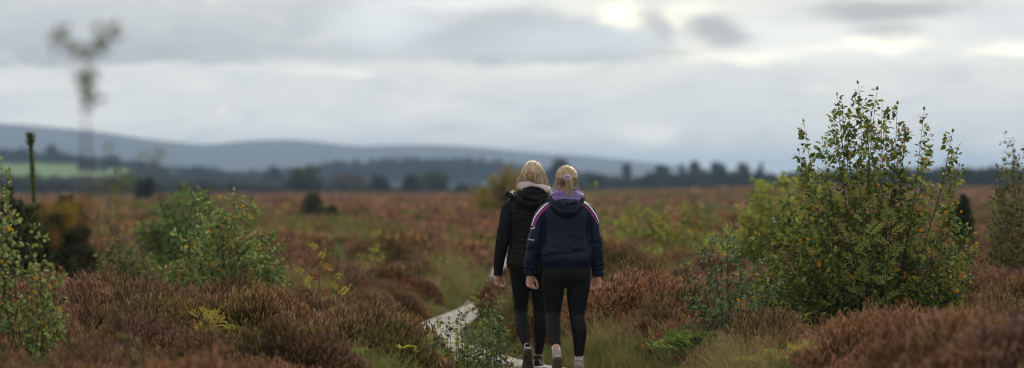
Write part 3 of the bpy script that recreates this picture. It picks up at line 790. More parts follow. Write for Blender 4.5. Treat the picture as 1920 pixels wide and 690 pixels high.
plant('bramble', 'reddening bramble leaves at the foot of the big right birch', 'plant', G(1545, 26), tipset(0, 26, [(1530, 640), (1550, 648), (1575, 640), (1515, 655), (1590, 636)], .08), 'rust', leaf=.07, nside=3, sidelen=.07, t0=.5, step=.9, r0=.004, seed=81, sub=0, leaf_stem=False, shape=BIGLEAF)

# --- very near, far out of focus: thin saplings in front of the lens on the left
def near_twig(lab, blobs, base, pal, seed, n=16, leaf=.04, name='sapling', via=None):
    r = np.random.RandomState(seed); root = empty(name, base, lab, 'sapling', None); st = MB(); lf = MB()
    for (px, py, d, rad) in blobs:
        tip = P(px, py, d)
        pts = spline([base, base+(tip-base)*np.array([.5, .5, .5])+r.normal(0, .01, 3), tip] if via is None else [base, (base+via)/2, via, (via+tip)/2, tip], 12)
        v, f = tube(pts-base, np.linspace(.003, .0012, 12), 4); st.add(v, f)
        for k in range(n):
            p = tip+r.normal(0, rad, 3)
            put_leaf(lf, p-base, unit(r.normal(0, 1, 3)), unit(r.normal(0, 1, 3)+np.array([0, -1, 0])), leaf*r.uniform(.7, 1.2), pick(r, pal))
            v, f = tube(np.array([tip-rad*np.array([0, 0, 1]), p])-base, .0012, 3, False); st.add(v, f)
    st.build('stem', M['bark'], root); lf.build('foliage', M['leaf'], root, smooth_=False)
near_twig('blurred tall forked sapling close to the camera, its top leaves against the sky', [(163, 190, 10, .014), (160, 150, 10, .015), (166, 125, 10, .016), (140, 92, 10, .013), (114, 64, 10, .017), (186, 78, 10, .012), (208, 60, 10, .012)], P(165, 950, 10), 'olive', 90, 9, .030, via=P(161, 205, 10))
near_twig('out of focus rust-brown leafy twigs close to the camera, low on the left', [(112, 390, 12, .04), (150, 405, 12, .045), (95, 425, 12, .035), (140, 375, 12.2, .03)], P(125, 950, 12), 'rust', 91, 6)
near_twig('faint blurred twig tip with small leaves against the hills on the left', [(290, 297, 12.5, .022), (205, 335, 12, .04), (225, 345, 12, .03)], P(250, 950, 12.3), 'olive', 92, 9, .035)
near_twig('blurred olive shoots close to the camera at the bottom left', [(235, 640, 16, .03), (215, 600, 16, .03), (250, 670, 16, .04)], P(235, 800, 16), 'olive', 93, 14, .03)

# --- pines
def pine(label, base, top, width, seed, pal=((.045, .065, .03), (.075, .09, .035)), leader=.3, needles=.05, nw=9, dens=1.0, group=None, br=6):
    """young pine: trunk, whorls of upturned branches, every shoot bristling with needles"""
    r = np.random.RandomState(seed); base = np.asarray(base, float); H = top[2]-base[2]
    root = empty('pine_tree', base, label, 'tree', group); st = MB(); nd = MB()
    trunk = spline([base, (base+top)/2+r.normal(0, .01, 3)*H, top], 14)
    v, f = tube(trunk-base, .004+H*.016*(1-np.linspace(0, 1, 14))**2.0, 6); st.add(v, f)
    def bristle(pts, start, L, ndens):
        seg = np.linalg.norm(np.diff(pts, axis=0), axis=1).sum(); n = int(seg*ndens)
        V, F, C = [], [], []
        for i in range(n):
            t = start+(1-start)*r.uniform(0, 1); j = t*(len(pts)-1); j0 = min(int(j), len(pts)-2); p = pts[j0]+(pts[j0+1]-pts[j0])*(j-j0)
            d = unit(pts[j0+1]-pts[j0]); o = unit(np.cross(d, r.normal(0, 1, 3))); dr = unit(o*.95+d*.6); s = unit(np.cross(dr, r.normal(0, 1, 3)))*needles*.06
            e = p+dr*L*r.uniform(.55, 1.35); k = len(V)
            V += [p-s, p+s, e]; F.append((k, k+1, k+2)); k2 = r.uniform(0, 1); c = np.array(pal[0])*(1-k2)+np.array(pal[1])*k2; C += [c, c, c]
        if V: nd.add(np.array(V)-base, F, np.array(C))
    bristle(trunk, 1-leader, needles, 520*dens); bristle(trunk[-3:], .55, needles*1.5, 700*dens)
    for w in range(nw):
        for b in range(br):
            t = np.clip(.08+(1-leader-.08)*((w+r.uniform(-.5, .5))/(nw-1)), .04, 1-leader); j_ = t*13; p0 = trunk[int(j_)]+(trunk[min(13, int(j_)+1)]-trunk[int(j_)])*(j_-int(j_))
            a = b*6.283/br+w*.6+r.uniform(-.2, .2); L = width/2*(1-.72*t/(1-leader))*r.uniform(.75, 1.1)
            o = np.array([math.cos(a), math.sin(a), 0])
            pts = spline([p0, p0+o*L*.6+np.array([0, 0, L*.12]), p0+o*L+np.array([0, 0, L*.5])], 6)
            v, f = tube(pts-base, np.linspace(.012, .005, 6), 4, False); st.add(v, f)
            bristle(pts, .1, needles, 1300*dens)
            for q in range(3):
                j = r.randint(1, 5); oo = unit(o+r.normal(0, .7, 3)+np.array([0, 0, .9])); e = pts[j]+oo*L*.42
                b2 = spline([pts[j], (pts[j]+e)/2, e], 4); v, f = tube(b2-base, .004, 3, False); st.add(v, f); bristle(b2, 0, needles, 1500*dens)
    st.build('trunk', M['bark'], root); nd.build('needles', M['needle'], root, smooth_=False)
pine('dark young pine with one tall leader on the left', G(62, 42), P(57, 252, 42), 1.15, 1, leader=.42, needles=.055, nw=9, dens=1.7, pal=((.08, .12, .04), (.18, .21, .07)), br=8)
pine('broad dark bushy pine under the tall leader of the left pine', G(122, 40), P(125, 372, 40), .95, 15, leader=.12, needles=.075, nw=10, dens=2.2, pal=((.04, .065, .025), (.08, .10, .035)), br=8)
pine('short dark pine crowded behind the left edge sapling', G(20, 41), P(18, 352, 41), .9, 5, leader=.15, needles=.06, nw=7, dens=.8)
pine('small dark pine seen low in the gap at the right', G(1808, 60), P(1806, 366, 60), .66, 2, leader=.1, needles=.07, nw=12, dens=1.0)
pine('dark low pine on the open moor left of centre', G(585, 118), P(585, 364, 118), 1.3, 3, leader=.1, needles=.12, nw=7, dens=.28, pal=((.08, .10, .05), (.12, .14, .06)))
pine('tiny dark bushy pine beside the low pine left of centre', G(622, 117), P(622, 388, 117), .9, 6, leader=.1, needles=.12, nw=6, dens=.35)

# ================================================================ stones and post
def stone(label, px, d, w, h, seed, col=(.42, .40, .38)):
    r = np.random.RandomState(seed); v, f = ellipsoid((0, 0, 0), (w/2, w*.35, h), 20, 12)
    v = v+np.array([mnoise.noise(Vector((a*6/w*.2+seed, b*6, c*6)))*.12*w for a, b, c in v])[:, None]*unit([1, 1, 1])
    v[:, 2] = np.round(v[:, 2]/h*3)/3*h*.35+v[:, 2]*.65
    mb = MB(); mb.add(v, f); b = G(px, d)
    o = mb.build('stone', simple_mat('pale_stone', col, .9, .2, 8, .3, .6, 20), None, False, [float(q) for q in b]); tag(o, label, 'stone')
stone('pale pointed stone in the grass right of the walkers', 1270, 62, .30, .26, 2, (.42, .40, .38))
stone('pale weathered stone on the moor behind the tallest left birch', 497, 105, .55, .32, 3)
stone('flat pale stone just left of the boardwalk bend', 705, 42.5, .26, .10, 4, (.5, .47, .42))
def post(label, px, d, top, w):
    b = G(px, d, -.2); H = P(px, top, d)[2]-b[2]; mb = MB()
    v, f = tube(np.array([(0, 0, 0), (.004, 0, H*.5), (0, 0, H*.97), (0, 0, H)]), [w, w, w*.97, w*.7], 10); mb.add(v, f)
    tag(mb.build('wooden_post', simple_mat('post_wood', (.06, .055, .035), .9, .2, 12, .3), None, True, [float(q) for q in b]), label, 'post')
post('dark weathered wooden post standing among the left shrubs', 389, 78, 350, .042)

# ================================================================ distant trees
def leafclumps(mb, r, c, s, sz, col, zmin, zmax, qlo=.72):
    n = len(c); dd = r.normal(0, 1, (n, 3)); dd /= np.linalg.norm(dd, axis=1)[:, None]
    p = c+dd*s*r.uniform(qlo, 1.05, (n, 1)); p[:, 2] = np.minimum(p[:, 2], zmax*.995)
    nr = dd+r.normal(0, .5, (n, 3)); u = np.cross(nr, r.normal(0, 1, (n, 3))); u /= np.linalg.norm(u, axis=1)[:, None]; w = np.cross(nr, u); w /= np.linalg.norm(w, axis=1)[:, None]
    z = sz*r.uniform(.6, 1.4, (n, 1))
    v = np.stack([p-u*z-w*z*.4, p+u*z*.2-w*z, p+u*z+w*z*.3, p-u*z*.1+w*z], 1); ok = p[:, 2] > zmin; v = v[ok]
    m = len(v); mb.add(v.reshape(-1, 3), np.arange(m*4).reshape(-1, 4).tolist(), np.repeat(col*r.uniform(.65, 1.35, (n, 1))[ok], 4, axis=0))
def far_tree(name, label, px, ytop, ybase, wpx, d, col, seed, group=None, shape='round', cat='tree', narrow=False):
    r = np.random.RandomState(seed); x = (px-960)/FPX*d; g = float(gz(x, d))
    H = EYE+(HY-ytop)/FPX*d-g; W = wpx/FPX*d
    root = empty(name, (x, d, g), label, cat, group)
    st = MB(); v, f = tube(spline([(0, 0, -.5), (r.normal(0, .02)*H, 0, H*.4), (0, 0, H*.75)], 8), np.linspace(H*.035, H*.008, 8), 7); st.add(v, f)
    for k in range(6):
        a = r.uniform(0, 6.28); z = H*r.uniform(.3, .6)
        v, f = tube(np.array([(0, 0, z), (math.cos(a)*W*.2, math.sin(a)*W*.2, z+H*.12), (math.cos(a)*W*.34, math.sin(a)*W*.34, z+H*.24)]), [H*.014, H*.009, H*.004], 5, False); st.add(v, f)
    st.build('trunk', M['farbark'], root)
    cr = MB()
    lobes = []
    if shape == 'cone':
        for k in range(14):
            t = k/13; lobes.append((np.array([r.normal(0, .03)*W, r.normal(0, .03)*W, H*(.12+.85*t)]), np.array([W*.5*(1-t)+.05*W, W*.5*(1-t)+.05*W, H*.06])))
    else:
        lobes.append((np.array([0, 0, H*.5]), np.array([W*.36, W*.36, H*.40])))
        for k in range(11):
            a = r.uniform(0, 6.28); zz = r.uniform(.22, .86); rr = W*.30*math.sqrt(max(.05, 1-((zz-.45)/.5)**2))
            s = r.uniform(.14, .24)
            lobes.append((np.array([math.cos(a)*rr, math.sin(a)*rr, H*zz]), np.array([W*s, W*s, min(H*s, W*s*1.1)])))
    n = 1500
    sz = max(.16, min(W, H)*.05)
    wts = np.array([l[1].prod()**.66 for l in lobes]); wts /= wts.sum()
    li = r.choice(len(lobes), n, p=wts); cc = np.array([l[0] for l in lobes])[li]; ss = np.array([l[1] for l in lobes])[li]
    leafclumps(cr, r, cc, ss, sz, np.array(col), 0, H)
    cr.build('crown', M['farleaf'], root, smooth_=False)
    return root
DG = (.028, .045, .024); MG = (.055, .08, .03); BG = (.022, .034, .024); YG = (.09, .11, .04); RU = (.10, .075, .045)
far = [
 (270, 330, 372, 40, 300, DG, 'round dark green tree standing alone beyond the left shrubs', 'round'),
 (570, 310, 366, 74, 640, MG, 'broad mid-green tree at the far edge of the moor left of centre', 'round'),
 (712, 325, 364, 44, 660, DG, 'compact dark tree at the moor edge between the green trees', 'round'),
 (768, 326, 361, 34, 670, DG, 'dark tree touching the left of the low wide green tree', 'round'),
 (812, 322, 361, 84, 680, MG, 'low wide green tree at the moor edge left of the walkers', 'round'),
 (650, 325, 364, 92, 760, RU, 'dull russet tree behind the broad green one', 'round'),
 (514, 307, 350, 42, 1250, BG, 'tall blue-dark tree left of the broad mid-green tree', 'round'),
 (1047, 295, 352, 50, 1050, BG, 'big dark tree right behind the walkers\' heads', 'round'),
 (1175, 301, 342, 25, 1150, BG, 'lone upright oval tree on the skyline right of the walkers', 'round'),
 (1240, 304, 342, 38, 1120, BG, 'round skyline tree leftmost in the group right of the lone one', 'round'),
 (1279, 300, 345, 17, 1120, BG, 'narrow skyline tree second in the right group', 'round'),
 (1304, 301, 345, 38, 1120, BG, 'wide skyline tree in the middle of the right group', 'round'),
 (1346, 304, 345, 38, 1120, BG, 'round skyline tree right of the wide one', 'round'),
 (1394, 299, 345, 36, 1120, BG, 'peaked skyline tree near the right end of the group', 'round'),
 (1427, 303, 345, 28, 1120, BG, 'pointed skyline tree at the right end of the group', 'cone'),
 (1815, 309, 350, 24, 700, DG, 'dark tree on the right skyline between the two birches', 'round'),
 (1783, 318, 350, 30, 700, MG, 'lower tree on the right skyline beside the big birch', 'round'),
 (1862, 318, 350, 26, 720, DG, 'small dark tree on the right skyline near the edge birch', 'round'),
 (1838, 322, 350, 36, 730, DG, 'low dark tree filling the right skyline gap', 'round'),
 (93, 272, 306, 32, 1750, BG, 'round dark tree on the ridge above the green field', 'round'),
 (45, 277, 306, 40, 1760, BG, 'wide dark tree behind the pine leader on the ridge', 'round'),
 (8, 281, 306, 36, 1760, BG, 'dark ridge tree at the very left of the photo', 'round'),
 (372, 311, 345, 46, 1500, BG, 'dome-shaped tree rising from the left hedgerow', 'round'),
 (220, 287, 330, 10, 1550, BG, 'thin lone conifer above the left ridge', 'cone'),
 (246, 297, 330, 14, 1500, BG, 'left one of two pointed conifers on the ridge', 'cone'),
 (261, 294, 330, 16, 1500, BG, 'right one of two pointed conifers on the ridge', 'cone'),
 (175, 288, 325, 20, 1600, BG, 'ragged conifer on the ridge behind the blurred stalk', 'cone'),
 (155, 288, 325, 22, 1620, BG, 'bushy conifer on the ridge left of the ragged one', 'cone'),
 (195, 295, 325, 16, 1620, BG, 'short conifer on the ridge right of the ragged one', 'cone'),
 (1120, 322, 352, 40, 900, DG, 'low dark bush-like tree behind the navy jacket shoulder', 'round'),
 (1690, 316, 350, 60, 760, BG, 'far tree seen through the big right birch', 'round'),
]
for i, (px, yt, yb, w, d, c, lab, shp) in enumerate(far):
    far_tree('conifer_tree' if shp == 'cone' else 'broadleaf_tree', lab, px, yt, yb, w, d, c, 200+i, 'distant trees beyond the moor', shp)

def wood(name, pts, d0, col, seed, depth=60):
    """a far-off wood or hedgerow that reads as one mass"""
    r = np.random.RandomState(seed); mb = MB()
    for (px, yt, w) in pts:
        d = d0+r.uniform(0, depth); x = (px-960)/FPX*d; g = float(gz(x, d))-1; H = EYE+(HY-yt+5)/FPX*d-g; W = w/FPX*d*1.15
        k0 = np.array(col)*r.uniform(.75, 1.25)
        L = [(np.array([x, d, g+H*.36]), np.array([W*.6, W*.6, H*.45]))]
        for k in range(6):
            a = r.uniform(0, 6.28); q = r.uniform(.15, .45)*W; sc = r.uniform(.2, .34)
            L.append((np.array([x+math.cos(a)*q, d+math.sin(a)*q, g+H*r.uniform(.35, .78)]), np.array([W*sc*1.2, W*sc*1.2, H*sc*.75])))
        li = r.randint(0, len(L), 560)
        leafclumps(mb, r, np.array([q[0] for q in L])[li], np.array([q[1] for q in L])[li], max(.4, min(W, H)*.08), k0, g, g+H)
    tag(mb.build(name, M['farleaf'], None, False), kind='stuff')
rw = np.random.RandomState(8)
def line(x0, x1, prof, w, n, jit=3):
    xs = np.linspace(x0, x1, n)+rw.uniform(-3, 3, n); return [(x, np.interp(x, [p[0] for p in prof], [p[1] for p in prof])+rw.uniform(-jit, jit), w*rw.uniform(.7, 1.4)) for x in xs]
wood('woodland', line(605, 1010, [(600, 308), (640, 304), (700, 302), (740, 297), (800, 299), (880, 299), (950, 306), (1010, 318)], 24, 46, 2.5), 1900, BG, 301, 150)
wood('woodland', line(1010, 1160, [(1010, 318), (1100, 325), (1160, 335)], 26, 16), 1500, DG, 302)
wood('hedgerow', line(1085, 1500, [(1085, 340), (1130, 332), (1180, 342), (1230, 322), (1300, 330), (1360, 322), (1420, 326), (1500, 334)], 26, 34, 4), 900, DG, 303, 50)
wood('hedgerow', line(270, 620, [(270, 318), (330, 322), (400, 327), (480, 336), (620, 338)], 26, 34), 1450, BG, 304)
wood('hedgerow', line(0, 300, [(0, 284), (100, 290), (150, 294), (200, 300), (300, 312)], 24, 28, 3), 1720, BG, 305)
wood('hedgerow', line(0, 520, [(0, 330), (150, 334), (300, 336), (400, 340), (520, 346)], 30, 40, 4), 1050, (.05, .07, .04), 306)
wood('hedgerow', line(330, 1010, [(330, 346), (600, 352), (690, 346), (735, 356), (840, 354), (900, 352), (1010, 346)], 22, 44, 4), 690, (.05, .07, .035), 308, 30)
wood('hedgerow', line(-20, 420, [(-20, 340), (150, 346), (300, 344), (420, 350)], 26, 34, 4), 720, (.05, .065, .035), 309, 40)
wood('woodland', line(250, 640, [(250, 312), (380, 318), (450, 324), (560, 322), (640, 308)], 26, 36, 3), 1800, BG, 310, 100)
wood('hedgerow', line(1490, 1990, [(1490, 324), (1650, 320), (1800, 317), (1900, 318), (1990, 314)], 28, 48, 3), 800, DG, 307)
# ================================================================ people
def fuse(parts, voxel, it=6, fac=.5):
    """voxel-fuse closed shapes into one continuous skin; returns (verts, faces)"""
    mb = MB()
    for v, f in parts: mb.add(v, f)
    me = mb.mesh('tmp'); o = bpy.data.objects.new('tmp', me); COL.objects.link(o)
    m = o.modifiers.new('r', 'REMESH'); m.mode = 'VOXEL'; m.voxel_size = voxel; m.adaptivity = 0
    s = o.modifiers.new('s', 'SMOOTH'); s.factor = fac; s.iterations = it
    dg = bpy.context.evaluated_depsgraph_get(); dg.update()
    e = o.evaluated_get(dg); m2 = bpy.data.meshes.new_from_object(e)
    v = np.empty(len(m2.vertices)*3); m2.vertices.foreach_get('co', v)
    f = [tuple(p.vertices) for p in m2.polygons]
    bpy.data.objects.remove(o); bpy.data.meshes.remove(m2); bpy.data.meshes.remove(me)
    return v.reshape(-1, 3), f

def vnormals(v, f):
    q = np.array([a if len(a) == 4 else (a[0], a[1], a[2], a[2]) for a in f])
    n = np.cross(v[q[:, 2]]-v[q[:, 0]], v[q[:, 3]]-v[q[:, 1]]); out = np.zeros_like(v)
    for k in range(4): np.add.at(out, q[:, k], n)
    return out/(np.linalg.norm(out, axis=1)[:, None]+1e-12)

def ringtube(rows, n=20, sup=.85, steps=26, ref=(0, 1, 0)):
    """rows of cx,cy,cz,rx,ry -> closed smooth tube"""
    s = spline(rows, steps)
    return tube(s[:, :3], s[:, 3], n, True, ref, s[:, 4], sup)

def limb(rows, n=18, steps=24): return ringtube(rows, n, 1.0, steps)

def ntex(v, sx, sy, sz, seed):
    return np.array([mnoise.noise(Vector((a*sx+seed, b*sy-seed, c*sz+seed*.5))) for a, b, c in v])

def obj_from(name, v, f, mat, parent, col=None, smooth_=True):
    mb = MB(); mb.add(v, f, (1, 1, 1) if col is None else col); return mb.build(name, mat, parent, smooth_)

def ribbon(bvh, pts, width, off=.003, n=40, across=(0, 1, 0)):
    """a strip laid on a surface along pts"""
    c = spline(pts, n); w = np.gradient(c, axis=0); V = []; k = 5
    for i in range(n):
        hit = bvh.find_nearest(Vector(c[i])); nn = np.array(hit[1]); 
        s = np.cross(w[i], nn); s /= np.linalg.norm(s)+1e-9
        for j in range(k):
            q = c[i]+s*width*((j/(k-1))-.5)
            h = bvh.find_nearest(Vector(q)); V.append(np.array(h[0])+np.array(h[1])*off)
    f = [(i*k+j, i*k+j+1, (i+1)*k+j+1, (i+1)*k+j) for i in range(n-1) for j in range(k-1)]
    return np.array(V), f

def hand(w, side, curl=1.0, fwd=(0, -1, 0), s=1.0, down=(0, 0, -1)):
    """w wrist point; side +1: thumb towards +x.  Palm faces back, fingers curl in"""
    w = np.asarray(w, float); u = unit(down); v0 = np.array([side*.80, .45, 0]); nrm = unit(np.array([side*.45, -.85, 0])); v_ = unit(v0-nrm*np.dot(v0, nrm))
    parts = []
    parts.append(tube(np.array([w-u*.05, w, w+u*.02*s, w+u*.05*s, w+u*.082*s]), [.024, .023, .030*s, .038*s, .035*s], 14, True, tuple(nrm), [.019, .018, .017*s, .017*s, .012*s]))
    for i, (o, L) in enumerate(((.029, .068), (.0095, .075), (-.010, .070), (-.028, .056))):
        p = w+u*.070*s+v_*o*s; pts = [p]; a = .25+.08*i; seg = np.array([.5, .30, .24])*L*s*1.15
        for q in range(3):
            a += (.38, .62, .45)[q]*curl
            dr = u*math.cos(a)+nrm*math.sin(a)+v_*(.10*(1.5-i)*.3)
            pts.append(pts[-1]+dr*seg[q])
        c = spline(pts, 10); parts.append(tube(c, np.linspace(.0092, .0068, 10)*s, 8, True, tuple(v_+.01)))
        parts.append(ellipsoid(c[-1], np.array([.0068]*3)*s, 8, 6)); parts.append(ellipsoid(c[4], np.array([.0088]*3)*s, 8, 6))
    t0 = w+u*.018*s+v_*.026*s
    c = spline([t0, t0+(u*.026+v_*.022+nrm*.008)*s, t0+(u*.058+v_*.032+nrm*.018)*s, t0+(u*.086+v_*.029+nrm*.028)*s], 10)
    parts.append(tube(c, np.linspace(.013, .0080, 10)*s, 8, True, tuple(nrm+.01))); parts.append(ellipsoid(c[-1], np.array([.008]*3)*s, 8, 6))
    return parts

def head_parts(c, yaw=0):
    """skull, jaw, nose, lips, ears round centre c; face looks along +y"""
    c = np.asarray(c, float); P_ = []
    P_.append(ellipsoid(c+(0, -.005, .022), (.074, .094, .090)))
    P_.append(ellipsoid(c+(0, .030, -.045), (.056, .062, .068)))
    P_.append(ellipsoid(c+(0, .060, -.088), (.028, .026, .022)))
    P_.append(tube(np.array([c+(0, .085, .02), c+(0, .100, -.012), c+(0, .112, -.032), c+(0, .092, -.042)]), [.009, .011, .015, .008], 10))
    P_.append(ellipsoid(c+(0, .088, -.062), (.022, .010, .007))); P_.append(ellipsoid(c+(0, .086, -.071), (.019, .010, .007)))
    for s in (-1, 1):
        P_.append(ellipsoid(c+(s*.030, .076, .030), (.020, .014, .006)))
        P_.append(ellipsoid(c+(s*.030, .076, .006), (.013, .012, .010)))
        P_.append(ellipsoid(c+(s*.040, .060, -.030), (.022, .022, .022)))
        P_.append(tube(c+spline([(s*.070, .008, .022), (s*.082, -.008, .030), (s*.084, -.016, .008), (s*.078, -.006, -.020), (s*.071, .004, -.034)], 12), [.006, .0075, .008, .008, .008, .0075, .007, .007, .007, .007, .0065, .005], 8))
        P_.append(ellipsoid(c+(s*.073, -.002, .0), (.007, .014, .024)))
    return P_

def skin_mat(name, col):
    m, n, l = new_mat(name)
    b = N(n, 'ShaderNodeBsdfPrincipled'); f = vnoise(n, l, 60, 3)
    c = ramp(n, l, f, [(.3, tuple(a*.86 for a in col)), (.7, tuple(min(1, a*1.1) for a in col))])
    l.new(c, b.inputs['Base Color']); b.inputs['Roughness'].default_value = .5
    b.inputs['Subsurface Weight'].default_value = .15; b.inputs['Subsurface Radius'].default_value = (.01, .004, .002)
    o = N(n, 'ShaderNodeOutputMaterial'); l.new(b.outputs[0], o.inputs[0]); return m

def shoe(parent, ankle, toe_dir, heel_pitch, cu, cs, crim, L=.255, name='shoe', pattern=None):
    """heel_pitch: angle the heel is lifted about the toe (radians). ankle: where the ankle sits"""
    ank = np.array([0, .055, .095])
    d = unit(np.array([toe_dir[0], toe_dir[1], 0])); side = np.array([d[1], -d[0], 0]); cp, sp_ = math.cos(heel_pitch), math.sin(heel_pitch)
    fy = d*cp+np.array([0, 0, -sp_]); fz = d*sp_+np.array([0, 0, cp])
    def X(v):
        v = np.asarray(v, float)-ank; return np.asarray(ankle)+v[:, :1]*side+v[:, 1:2]*fy+v[:, 2:]*fz
    ys = np.linspace(0, L, 15)
    hw = np.interp(ys, [0, .02, .06, .11, .16, .21, .24, L], [.018, .032, .035, .034, .043, .043, .030, .010])
    mb = []; V = []; 
    th0, th1 = .030, .024
    for y, h in zip(ys, hw):
        t = np.interp(y, [0, L], [th0, th1])
        for (a, z) in ((-1.06, .004), (-1.10, t*.5), (-1.0, t), (1.0, t), (1.10, t*.5), (1.06, .004)): V.append((a*h, y, z))
    k = 6; F = [(i*k+j, i*k+(j+1) % k, (i+1)*k+(j+1) % k, (i+1)*k+j) for i in range(14) for j in range(k)]+[tuple(range(k)), tuple(14*k+j for j in range(k-1, -1, -1))]
    sole = obj_from('sole', X(V), F, cs, parent, smooth_=False)
    # tread blocks
    tb = MB()
    for i in range(11):
        y = .012+i*(L-.03)/10; h = np.interp(y, ys, hw)*.86
        for sgn in (-1, 1):
            a0, a1 = sorted((sgn*.004, sgn*h)); v = [(a0, y, -.004), (a1, y, -.004), (a1, y+.012, -.004), (a0, y+.012, -.004), (a0, y, .006), (a1, y, .006), (a1, y+.012, .006), (a0, y+.012, .006)]
            tb.add(X(v), [(3, 2, 1, 0), (4, 5, 6, 7), (0, 1, 5, 4), (1, 2, 6, 5), (2, 3, 7, 6), (3, 0, 4, 7)])
    tb.build('tread', cs, sole, False)
    # rim band
    V = []
    for y, h in zip(ys, hw):
        t = np.interp(y, [0, L], [th0, th1])
        for (a, z) in ((-1.16, t*.62), (-1.06, t*1.12), (1.06, t*1.12), (1.16, t*.62)): V.append((a*h, y-(.003 if y < .01 else 0), z))
    k = 4; F = [(i*k+j, i*k+(j+1) % k, (i+1)*k+(j+1) % k, (i+1)*k+j) for i in range(14) for j in range(k)]+[tuple(range(k)), tuple(14*k+j for j in range(k-1, -1, -1))]
    obj_from('midsole', X(V), F, crim, parent, smooth_=False)
    parts = []
    rows = []
    for y, hgt, w in ((.004, .060, .022), (.02, .080, .031), (.05, .085, .034), (.09, .082, .034), (.13, .066, .038), (.18, .050, .041), (.22, .040, .034), (.245, .030, .018)):
        z0 = .022; rows.append((0, y, z0+hgt/2, w, hgt/2))
    s = spline(rows, 20); v, f = tube(s[:, :3], s[:, 3], 18, True, (0, 0, 1), s[:, 4], .8); parts.append((X(v), f))
    v, f = fuse(parts, .005, 4); up = obj_from('upper', v, f, cu, parent)
    v, f = tube(X(np.array([(.030*math.cos(a), .052+.038*math.sin(a), .100-.012*math.sin(a)) for a in np.linspace(0, 6.283, 22)])), .0075, 8, False); obj_from('collar', v, f, cu, up)
    if pattern:
        pb = MB(); bv = BVHTree.FromPolygons([Vector(a) for a in up.data.vertices.values() and [vv.co for vv in up.data.vertices]], [tuple(p.vertices) for p in up.data.polygons])
        for sgn in (-1, 1):
            for (pA, pB) in (((.034, .03, .055), (.034, .10, .08)), ((.036, .05, .04), (.036, .13, .062)), ((.030, .006, .045), (.022, .000, .085)), ((.038, .12, .045), (.03, .18, .055))):
                pts = X(np.array([(sgn*pA[0], pA[1], pA[2]), (sgn*(pA[0]+pB[0])/2, (pA[1]+pB[1])/2, (pA[2]+pB[2])/2), (sgn*pB[0], pB[1], pB[2])]))
                v, f = ribbon(bv, pts, .009, .0018, 10); pb.add(v, f)
        pb.build('stripe', pattern, up)
    return X

def strand_mat(name, a, b):
    m, n, l = new_mat(name)
    at = N(n, 'ShaderNodeAttribute', attribute_name='col')
    bs = N(n, 'ShaderNodeBsdfPrincipled'); bs.inputs['Roughness'].default_value = .42; bs.inputs['Specular IOR Level'].default_value = .45
    f = vnoise(n, l, 14, 3, (5, 5, 1)); c = ramp(n, l, f, [(.3, a), (.7, b)]); c = mixc(n, l, 1.0, c, at.outputs['Color'], 'MULTIPLY')
    l.new(c, bs.inputs['Base Color'])
    o = N(n, 'ShaderNodeOutputMaterial'); l.new(bs.outputs[0], o.inputs[0]); return m

def hair_on(parent, c, knot, r, n, mat, root_fn, radii=(.083, .102, .100), off=(0, -.006, .022), down=None, name='hair'):
    """strands combed over the skull from the hairline to the knot direction"""
    c = np.asarray(c, float)+off; mb = MB(); R_ = np.array(radii)
    kd = unit((np.asarray(knot)-c)/R_)
    for i in range(n):
        a = root_fn(r)
        if a is None: continue
        a = unit(a); ang = math.acos(np.clip(a@kd, -1, 1)); m = 9; sn = math.sin(ang)
        if sn < 1e-3: continue
        lift = r.uniform(.99, 1.045)+ .02*math.exp(-ang*3); ts = np.linspace(0, 1, m); wig = r.normal(0, .012)
        P_ = []
        for t in ts:
            q = (math.sin((1-t)*ang)*a+math.sin(t*ang)*kd)/sn; q = q+np.cross(kd, a)*wig*math.sin(t*math.pi)
            P_.append(c+q*R_*(lift+.03*math.sin(t*math.pi)*(1 if a[2] > 0 else .3)))
        w = r.uniform(.0014, .0032); k = r.choice([r.uniform(.38, .7), r.uniform(.75, 1.1), r.uniform(1.1, 1.4)]); col = np.array([k, k*r.uniform(.93, 1.02), k*r.uniform(.85, 1.05)])
        v, f = tube(np.array(P_), w*np.interp(ts, [0, .3, 1], [.7, 1, .8]), 4, False); mb.add(v, f, col)
    return mb

def falling(mb, r, starts, n, mat_w=(.0014, .003), wave=.01):
    for i in range(n):
        P0 = starts(r); 
        w = r.uniform(*mat_w); k = r.choice([r.uniform(.4, .7), r.uniform(.75, 1.1), r.uniform(1.1, 1.4)]); c = spline(P0, 10)
        c[1:] += np.cumsum(r.normal(0, wave*.25, (9, 3)), axis=0)*np.array([1, 1, .3])
        v, f = tube(c, w*np.linspace(1, .45, 10), 4, False); mb.add(v, f, np.array([k, k*.98, k*r.uniform(.85, 1.02)]))

def cloth_mat(name, col, rough=.6, spec=.3, sheen=0, weave=400, bump=.25, var=.12):
    m, n, l = new_mat(name)
    b = N(n, 'ShaderNodeBsdfPrincipled'); b.inputs['Roughness'].default_value = rough; b.inputs['Specular IOR Level'].default_value = spec
    if sheen: b.inputs['Sheen Weight'].default_value = sheen; b.inputs['Sheen Roughness'].default_value = .4
    f = vnoise(n, l, 9, 4); c = ramp(n, l, f, [(.3, tuple(a*(1-var) for a in col)), (.7, tuple(a*(1+var) for a in col))]); l.new(c, b.inputs['Base Color'])
    f2 = vnoise(n, l, weave, 2); bp = N(n, 'ShaderNodeBump'); bp.inputs['Strength'].default_value = bump; bp.inputs['Distance'].default_value = .0015
    l.new(f2, bp.inputs['Height']); l.new(bp.outputs[0], b.inputs['Normal'])
    o = N(n, 'ShaderNodeOutputMaterial'); l.new(b.outputs[0], o.inputs[0]); return m

